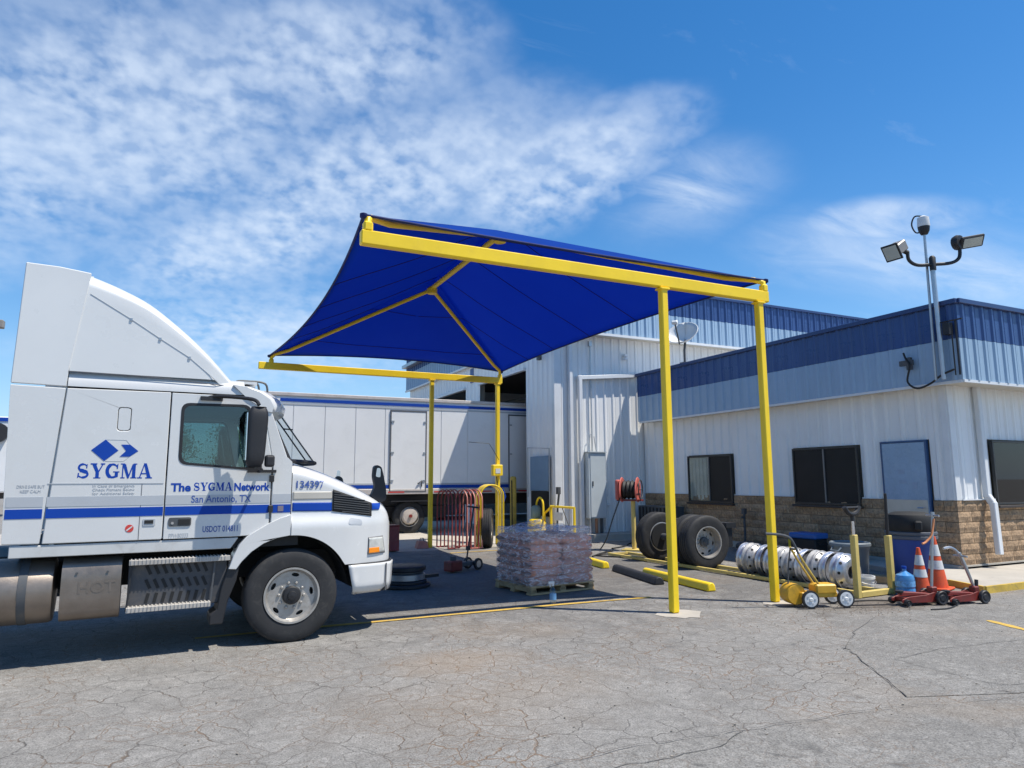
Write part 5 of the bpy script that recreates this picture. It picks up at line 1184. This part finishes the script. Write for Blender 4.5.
# ---------------- tyre cages
def cage(name, label, loc, rz, n, step, span, h, mats, r=.019):
    c = thing(name, label, 'tyre cage', loc, rz, 'tyre inflation cages')
    for k in range(n):
        b = MB(); y = k*step; rr_ = span/2
        pts = [(-rr_, y, .02), (-rr_, y, h-rr_*.9)]+[(-rr_*cos(pi*i/10), y, h-rr_*.9+rr_*.9*sin(pi*i/10)) for i in range(1, 10)]+[(rr_, y, h-rr_*.9), (rr_, y, .02)]
        b.tube(pts, r, 7); b.build('hoop', mats[k % len(mats)], c, smooth=40)
    for x in (-span/2, span/2):
        b = MB(); b.bar((x, 0, .03), (x, (n-1)*step, .03), .03); b.build('floor_bar', mats[0], c)
    return c
cage('tyre_cage', 'dark red tyre cage of four hoops beside the yellow post', (6.08, 16.95, .01), rad(-82), 4, .11, .62, 1.50, [maroon])
cage('tyre_cage', 'faded pinkish red tyre cage of five hoops in the middle', (6.52, 16.75, .01), rad(-82), 5, .11, .62, 1.50, [pink_red, maroon])
cage('tyre_cage', 'yellow tyre cage of four hoops with a tyre inside', (7.30, 16.55, .01), rad(-8), 4, .16, .62, 1.62, [yellow, yellow_pale])
t5 = thing('spare_tyre', 'black tyre standing inside the yellow cage', 'tyre', (7.28, 16.80, .51), rad(62))
b = MB(); b.lathe(tyre_profile(.5, .26, .29), 40, cap=False); b.build('tyre_carcass', rubber, t5, smooth=35)
b = MB(); b.lathe([(.285, -.11), (.25, -.1), (.25, .1), (.285, .11)], 30, cap=False); b.plate(circ(.25, 30), [circ(.11, 20)], -.01, .01); b.build('rim', steel_white, t5, smooth=35)
rb2 = thing('tool_box', 'dark red upright steel box beyond the truck nose', 'box', (4.72, 17.0, .02), .1)
b = MB(); b.box((0, 0, .31), (.28, .5, .60)); b.build('box_body', maroon, rb2, bevel=.01)
b = MB(); b.box((0, 0, .625), (.30, .52, .03)); b.build('lid', red_paint, rb2, bevel=.006)
b = MB(); b.tube([(-.15, -.1, .5), (-.18, -.1, .5), (-.18, .1, .5), (-.15, .1, .5)], .01, 5); b.build('handle', chrome, rb2)
rb3 = simple('red_chock', 'small faded red chock at the foot of the canopy post', 'chock', [('wedge', (lambda b: (b.plate([(-.16, 0), (.16, 0), (.10, .18), (-.10, .20)], (), -.12, .12), b)[1])(MB()), pink_red, dict(bevel=.01)), ('handle', (lambda b: (b.tube([(-.05, 0, .19), (-.04, 0, .26), (.04, 0, .26), (.05, 0, .18)], .01, 5), b)[1])(MB()), grey_dark, {})], (5.62, 17.25, .015))
rb4 = MB()
# ---------------- line striper
striper_y = M('striper_orange_yellow', (.66, .36, .025), .5, var=.15, vs=6, dirt=.5, dcol=(.2, .12, .04))
ls = thing('line_striper', 'small yellow line marking cart with white wheels by the post', 'cart', (7.98, 6.98, .004), rad(-19))
b = MB(); b.box((.0, .0, .17), (.52, .20, .07)); b.build('chassis', striper_y, ls, bevel=.01)
b = MB(); b.box((.10, .0, .245), (.30, .22, .13)); b.build('can_tray', striper_y, ls, bevel=.02)
b = MB(); b.lathe([(0, -.12), (.13, -.12), (.14, -.1), (.14, .1), (.13, .12), (0, .12)], 20, (-.30, .08, .17)); b.build('drum', striper_y, ls, smooth=35)
for x, y in ((-.17, -.15), (.34, -.15), (-.17, .17), (.34, .17)):
    b = MB(); b.lathe([(.095, -.022), (.118, -.02), (.12, 0), (.118, .02), (.095, .022)], 24, (x, y, .121), cap=False); w_ = b.build('wheel', black_plastic, ls, smooth=35)
    b = MB(); b.lathe([(0, -.03), (.02, -.03), (.03, -.018), (.085, -.022), (.098, -.02), (.098, .02), (0, .02)], 24, (x, y, .121)); b.build('hub_disc', white_plastic, w_, smooth=35)
    for k in range(5):
        a = 2*pi*k/5; b = MB(); b.box((x+.058*cos(a), y-.021, .121+.058*sin(a)), (.022, .006, .022)); b.build('spoke_gap', decal_grey, w_)
for y in (-.07, .07):
    b = MB(); b.tube([(.05, y, .24), (-.20, y, .62), (-.30, y, .80)], .016, 8); b.build('handle_tube', yellow_worn, ls, smooth=40)
b = MB(); b.tube(bez([(-.26, -.07, .72), (-.36, -.08, .92), (-.50, -.08, .98), (-.72, -.07, 1.0)], 5), .018, 8); b.tube([(-.30, .07, .78), (-.30, -.07, .78)], .014, 6); b.tube(bez([(-.30, .07, .78), (-.33, .1, .5), (-.36, .08, .2)], 5), .010, 6); b.build('grip_bar', grey_dark, ls, smooth=40)
b = MB(); b.bar((.30, -.10, .02), (1.05, -.16, .03), .025, .015); b.build('pointer_rod', brown_dark, ls)
# ---------------- bins, cooler, buckets, jug
co = thing('cooler', 'black cooler with blue lid against the office block wall', 'cooler', (12.30, 10.86, .004), rad(-85))
b = MB(); b.box((0, 0, .24), (.62, .42, .46)); b.build('cooler_body', black_plastic, co, bevel=.03, seg=2)
b = MB(); b.box((0, 0, .53), (.66, .46, .12)); b.build('lid', M('cooler_blue', (.03, .14, .45), .4), co, bevel=.03, seg=2)
b = MB(); b.box((-.36, 0, .28), (.08, .34, .42)); b.build('side_pad', yellow, co, bevel=.01)
b = MB(); b.tube([(.33, -.12, .40), (.37, -.12, .36), (.37, .12, .36), (.33, .12, .40)], .015, 6); b.build('handle', black_plastic, co)
gb = thing('trash_barrel', 'open grey plastic barrel behind the row of silver wheels', 'barrel', (10.9, 8.72, .004))
b = MB(); b.lathe([(.25, 0), (.27, .02), (.31, .52), (.345, .56), (.345, .60), (.325, .62), (.30, .60), (.25, .05), (0, .04)], 32, (0, 0, 0), 'z'); b.build('barrel_body', bin_grey, gb, smooth=40)
for s in (-1, 1): b = MB(); b.tube([(s*.33, -.09, .54), (s*.40, -.08, .48), (s*.40, .08, .48), (s*.33, .09, .54)], .016, 6); b.build('handle', bin_grey, gb, smooth=40)
bb = thing('recycling_bin', 'round blue bin with black domed lid by the office door', 'bin', (11.3, 7.82, .004)); bb.scale = (1.05, 1.05, 1.1)
b = MB(); b.lathe([(.27, 0), (.285, .02), (.345, .66), (.345, .68)], 32, (0, 0, 0), 'z'); b.build('bin_body', bin_blue, bb, smooth=40)
b = MB(); b.lathe([(.35, .66), (.38, .67), (.38, .71), (.36, .725), (.36, .74), (.38, .74), (.38, .77), (.34, .79)], 32, (0, 0, 0), 'z'); b.build('rim', M('lid_rim', (.09, .10, .12), .5), bb, smooth=40)
b = MB(); b.lathe([(.35, .77), (.365, .79), (.36, .97), (.33, 1.03), (.22, 1.07), (0, 1.08)], 24, (0, 0, 0), 'z'); b.build('lid', black_dark, bb, smooth=40)
b = MB(); b.box((-.20, -.28, .88), (.30, .10, .14), Matrix.Rotation(rad(36), 3, 'Z')); b.build('lid_flap', black_dark, bb, bevel=.02)
def bucket(loc, label, r=.155, h=.22):
    t = thing('bucket', label, 'bucket', loc, 0, 'white buckets'); b = MB(); b.lathe([(r*.86, 0), (r*.88, .01), (r, h*.8), (r+.012, h*.82), (r+.012, h), (r-.005, h), (r*.84, .03), (0, .03)], 24, (0, 0, 0), 'z'); b.build('bucket_body', white_plastic, t, smooth=35)
    for z in (.55, .68): b = MB(); b.lathe([(r*(.86+.14*z)+.001, h*z), (r*(.86+.14*z)+.009, h*z+.006), (r*(.86+.14*z)+.002, h*z+.012)], 24, (0, 0, 0), 'z', cap=False); b.build('rib', white_plastic, t, smooth=50)
    b = MB(); b.tube(bez([(-r, 0, h*.9), (-r*.8, -r*.75, h*.6), (0, -r*1.08, h*.45), (r*.8, -r*.75, h*.6), (r, 0, h*.9)], 5), .004, 5); b.build('bail', galv, t)
bucket((9.86, 7.72, .004), 'squat white bucket between the rack uprights', .19, .21)
bucket((10.02, 8.15, .004), 'smaller white bucket half hidden behind the squat one', .15, .26)
jg = thing('water_jug', 'clear blue water jug beside the orange cone', 'jug', (9.92, 7.02, .004))
b = MB(); b.lathe([(.12, 0), (.135, .015), (.135, .10), (.128, .115), (.135, .13), (.135, .25), (.12, .30), (.05, .345), (.03, .36), (.03, .40), (0, .40)], 24, (0, 0, 0), 'z'); b.build('jug_body', M('jug_blue', (.06, .24, .52), .25, var=.3, vs=6, coat=.5), jg, smooth=40)
b = MB(); b.lathe([(.036, .39), (.036, .43), (0, .43)], 14, (0, 0, 0), 'z'); b.build('cap', decal_blue, jg)
b = MB(); b.lathe([(.1365, .14), (.1365, .22)], 24, (0, 0, 0), 'z', cap=False); b.build('paper_label', M('jug_label', (.16, .40, .70), .5, var=.4, vs=25), jg, smooth=40)
# ---------------- floor jacks
def floor_jack(label, loc, rz, hang, hlen, T=True):
    j = thing('floor_jack', label, 'jack', loc, rz, 'red floor jacks')
    for y in (-.11, .11):
        b = MB(); b.plate(rpoly([(-.42, .05), (.30, .04), (.36, .12), (.22, .20), (.05, .16), (-.30, .14), (-.42, .10)], .03, 2), (), y-.01, y+.01); b.build('side_plate', red_paint, j, bevel=.004)
    b = MB(); b.box((-.05, 0, .10), (.60, .20, .05)); b.build('bed', red_paint, j)
    b = MB(); b.bar((.20, 0, .14), (-.36, 0, .19), .10, .06); b.build('lift_arm', red_paint, j, bevel=.01)
    b = MB(); b.lathe([(.05, .0), (.065, .02), (.065, .04), (.03, .045)], 14, (-.36, 0, .19), 'z'); b.build('saddle', black_plastic, j, smooth=35)
    for x, r_ in ((.30, .11), (-.36, .055)):
        for y in (-.165, .165):
            b = MB(); b.lathe([(0, -.03), (r_*.4, -.032), (r_*.55, -.02), (r_*.9, -.034), (r_, -.02), (r_, .02), (r_*.9, .034), (0, .03)], 20, (x, y, r_+.002)); b.build('wheel', black_plastic, j, smooth=35)
    b = MB(); b.box((.28, 0, .20), (.12, .12, .14)); b.build('handle_socket', red_paint, j, bevel=.015)
    d = Vector((sin(hang), 0, cos(hang))); p = Vector((.28, 0, .24)); b = MB(); b.tube([p, p+d*hlen], .022, 8); b.build('handle', galv, j, smooth=40)
    e = p+d*hlen
    b = MB(); b.tube([e+Vector((0, -.13, 0)), e+Vector((0, .13, 0))], .018, 8); b.tube([e, e+d*.06], .03, 8); b.build('grip', galv, j, smooth=40)
    return j, e
j1, e1 = floor_jack('red floor jack with long upright handle in front of the cones', (9.38, 6.46, .006), rad(-12), rad(7), 1.18); j1.scale = (.86,)*3
b = MB(); b.tube(bez([Vector(e1)+Vector((0, -.02, -.05)), Vector(e1)+Vector((-.10, -.05, -.30)), Vector(e1)+Vector((-.22, -.05, -.42)), Vector(e1)+Vector((-.30, -.05, -.45))], 5), .018, 6); b.build('hand_lever', M('lever_orange', (.6, .22, .08), .5), j1, smooth=40)
j2, e2 = floor_jack('red floor jack with bent leaning handle nearest the yellow kerb', (10.02, 6.24, .006), rad(-8), rad(-24), .6); j2.scale = (.82,)*3
b = MB(); b.tube(bez([Vector((.28, 0, .24)), Vector((.16, .0, .55)), Vector((.05, .02, .80)), Vector((-.12, .03, .93)), Vector((-.3, .03, .92))], 5), .024, 8); b.build('bent_handle', galv, j2, smooth=40)
b = MB(); b.tube([(.42, .08, .1), (.45, .08, .36)], .03, 8); b.build('foot_pedal', black_plastic, j2)
# ---------------- dark standpipe and clutter at the block wall
b = MB(); b.tube([(12.75, 13.2, .0), (12.75, 13.2, .92)], .03, 8); b.box((12.75, 13.2, .95), (.09, .09, .14)); b.tube([(12.75, 13.2, .80), (12.66, 13.2, .80)], .025, 6); tag(b.build('hose_bib', grey_dark), 'dark standpipe tap against the block wall between the two windows', 'tap')
for (x, y, z, l, w, h, lb) in ((12.35, 9.9, .2, .5, .3, .25, 'grey sack slumped against the block wall by the door'), (12.55, 12.5, .13, 1.3, .3, .25, 'low dark heap of sacks under the office windows')):
    b = MB(); rr2 = random.Random(3)
    b.grid(lambda i, j: Vector((w*math.copysign(abs(cos(2*pi*j))**.7, cos(2*pi*j))*(1-abs(2*i-1)**5)**.5*(.8+.2*sin(5*i)) if 0 < i < 1 else 0, (2*i-1)*l/1.6, h*.5*math.copysign(abs(sin(2*pi*j))**.8, sin(2*pi*j))*(1-abs(2*i-1)**5)**.5*(.8+.3*sin(9*i+1)) if 0 < i < 1 else 0)), 14, 14)
    o = b.build('sack', bin_grey if 'grey' in lb else grey_dark, smooth=60); o.location = (x, y, h*.46); tag(o, lb, 'sack')
tb = thing('air_condenser', 'dark louvred condenser unit at the inside corner behind the tyres', 'condenser', (12.55, 16.3, 0))
b = MB(); b.box((0, 0, .62), (.5, 1.5, .74)); b.build('case', grey_dark, tb, bevel=.01)
for k in range(9): b = MB(); b.box((-.26, -.66+.165*k, .62), (.02, .05, .66)); b.build('louver', black_dark, tb)
b = MB(); b.box((0, 0, .12), (.6, 1.6, .24)); b.build('plinth', concrete_m, tb)
b = MB(); b.plate([(0, 0), (.9, 0), (.9, .10), (0, .12)], (), 0, .25); o = b.build('timber', wood, bevel=.01); o.location = (10.6, 8.1, .002); o.rotation_euler = (0, 0, rad(-60)); tag(o, 'short weathered timber lying behind the rack', 'timber')
# loose grit and debris near the rack foot
gr_ = MB(); rg = random.Random(11)
for k in range(260):
    x = 8.55+rg.gauss(0, .55); y = 6.65+rg.gauss(0, .28); s_ = rg.uniform(.003, .011); h = s_*rg.uniform(.4, 1)
    a = rg.uniform(0, 3); gr_.box((x, y, h/2+.004), (s_*rg.uniform(.7, 2), s_, h), Matrix.Rotation(a, 3, 'Z'))
for k in range(500):
    x = rg.uniform(0, 11); y = rg.uniform(3.2, 8.4); s_ = rg.uniform(.003, .010); gr_.box((x, y, s_/3+.004), (s_*1.5, s_, s_*.7), Matrix.Rotation(rg.uniform(0, 3), 3, 'Z'))
o = gr_.build('gravel', M('grit', (.30, .26, .21), .9, var=.5, vs=30)); o['kind'] = 'stuff'; o['label'] = 'loose grit and bits of debris scattered over the asphalt'

# ================================================================ far things at the left edge
pt = thing('parked_trailer', 'distant white trailer behind the truck at the left edge', 'trailer', (-13.5, 43, 0), rad(4))
b = MB(); b.box((0, 1.3, 3.2), (11, 2.6, 3.9)); b.build('box_body', trailer_white, pt, bevel=.04)
b = MB(); b.box((0, -.02, 5.0), (10.9, .03, .2)); b.build('stripe', decal_blue, pt)
for x in (-4, -2.7, 3.5):
    b = MB(); b.lathe(tyre_profile(.5, .3, .2), 24, (x, .3, .5)); b.build('wheel', rubber, pt, smooth=35)
b = MB(); b.lathe([(0, -.3), (.5, -.3), (.5, .1), (0, .1)], 20, (4.6, -.05, 4.3)); b.build('reefer_fan', black_plastic, pt, smooth=35)
b = MB(); b.box((0, 1.3, 1.05), (10, .9, .3)); b.build('frame', trailer_dark, pt)
fl = thing('yard_light', 'far lamp head on a pole at the left edge', 'light pole', (-11.2, 50, 0))
b = MB(); b.tube([(0, 0, 0), (-.3, 0, 11.2)], [.14, .08], 10); b.build('pole', galv, fl, smooth=40)
b = MB(); b.box((.35, 0, 11.3), (.7, .5, .5)); b.build('lamp_head', lamp_house, fl, bevel=.05); b = MB(); b.box((-.8, 0, 11.2), (.6, .5, .3)); b.build('lamp_head', lamp_house, fl)
def tree(loc, h, r, seed, label):
    t = thing('tree', label, 'tree', loc, 0, 'trees beyond the lot'); g = random.Random(seed)
    tk = MB(); tk.tube([(0, 0, 0), (.1, 0, h*.3), (.0, .1, h*.62)], [.28, .2, .1], 9)
    limbs = []
    for k in range(9):
        a = g.uniform(0, 2*pi); z = h*g.uniform(.3, .6); e = Vector((cos(a)*r*g.uniform(.4, .8), sin(a)*r*g.uniform(.4, .8), z+h*g.uniform(.12, .35))); limbs.append(e)
        tk.tube([(.05, .03, z), e*.5+Vector((0, 0, z*.5+.2)), e], [.09, .06, .03], 6)
    tk.build('trunk', bark, t, smooth=50)
    cr = MB(); vs = []; fs = []
    cl = [(e, r*g.uniform(.28, .5)) for e in limbs]+[(Vector((g.gauss(0, r*.3), g.gauss(0, r*.3), h*g.uniform(.5, .9))), r*g.uniform(.3, .5)) for _ in range(12)]
    for c, q in cl:
        for _ in range(150):
            d = Vector((g.gauss(0, 1), g.gauss(0, 1), g.gauss(0, .8))).normalized()*q*g.uniform(.45, 1.05); p = c+d
            a = Vector((g.gauss(0, 1), g.gauss(0, 1), g.gauss(0, 1))).normalized(); b_ = a.orthogonal().normalized(); s_ = g.uniform(.07, .17)
            k = len(vs); vs += [p-a*s_, p+b_*s_*.5, p+a*s_, p-b_*s_*.5]; fs.append((k, k+1, k+2, k+3))
    cr.add(vs, fs); cr.build('crown', leafm, t)
for k, (x, y, h, r, lb) in enumerate(((-7.5, 62, 7.5, 3.4, 'green tree seen through the truck cab, leftmost of four'), (-2.0, 66, 6.5, 3.0, 'low green tree behind the truck door window'), (4.5, 64, 6.8, 3.2, 'round green tree hidden behind the box trailer'), (-17, 60, 8, 3.6, 'taller green tree behind the distant trailer'))):
    tree((x, y, 0), h, r, 20+k, lb)
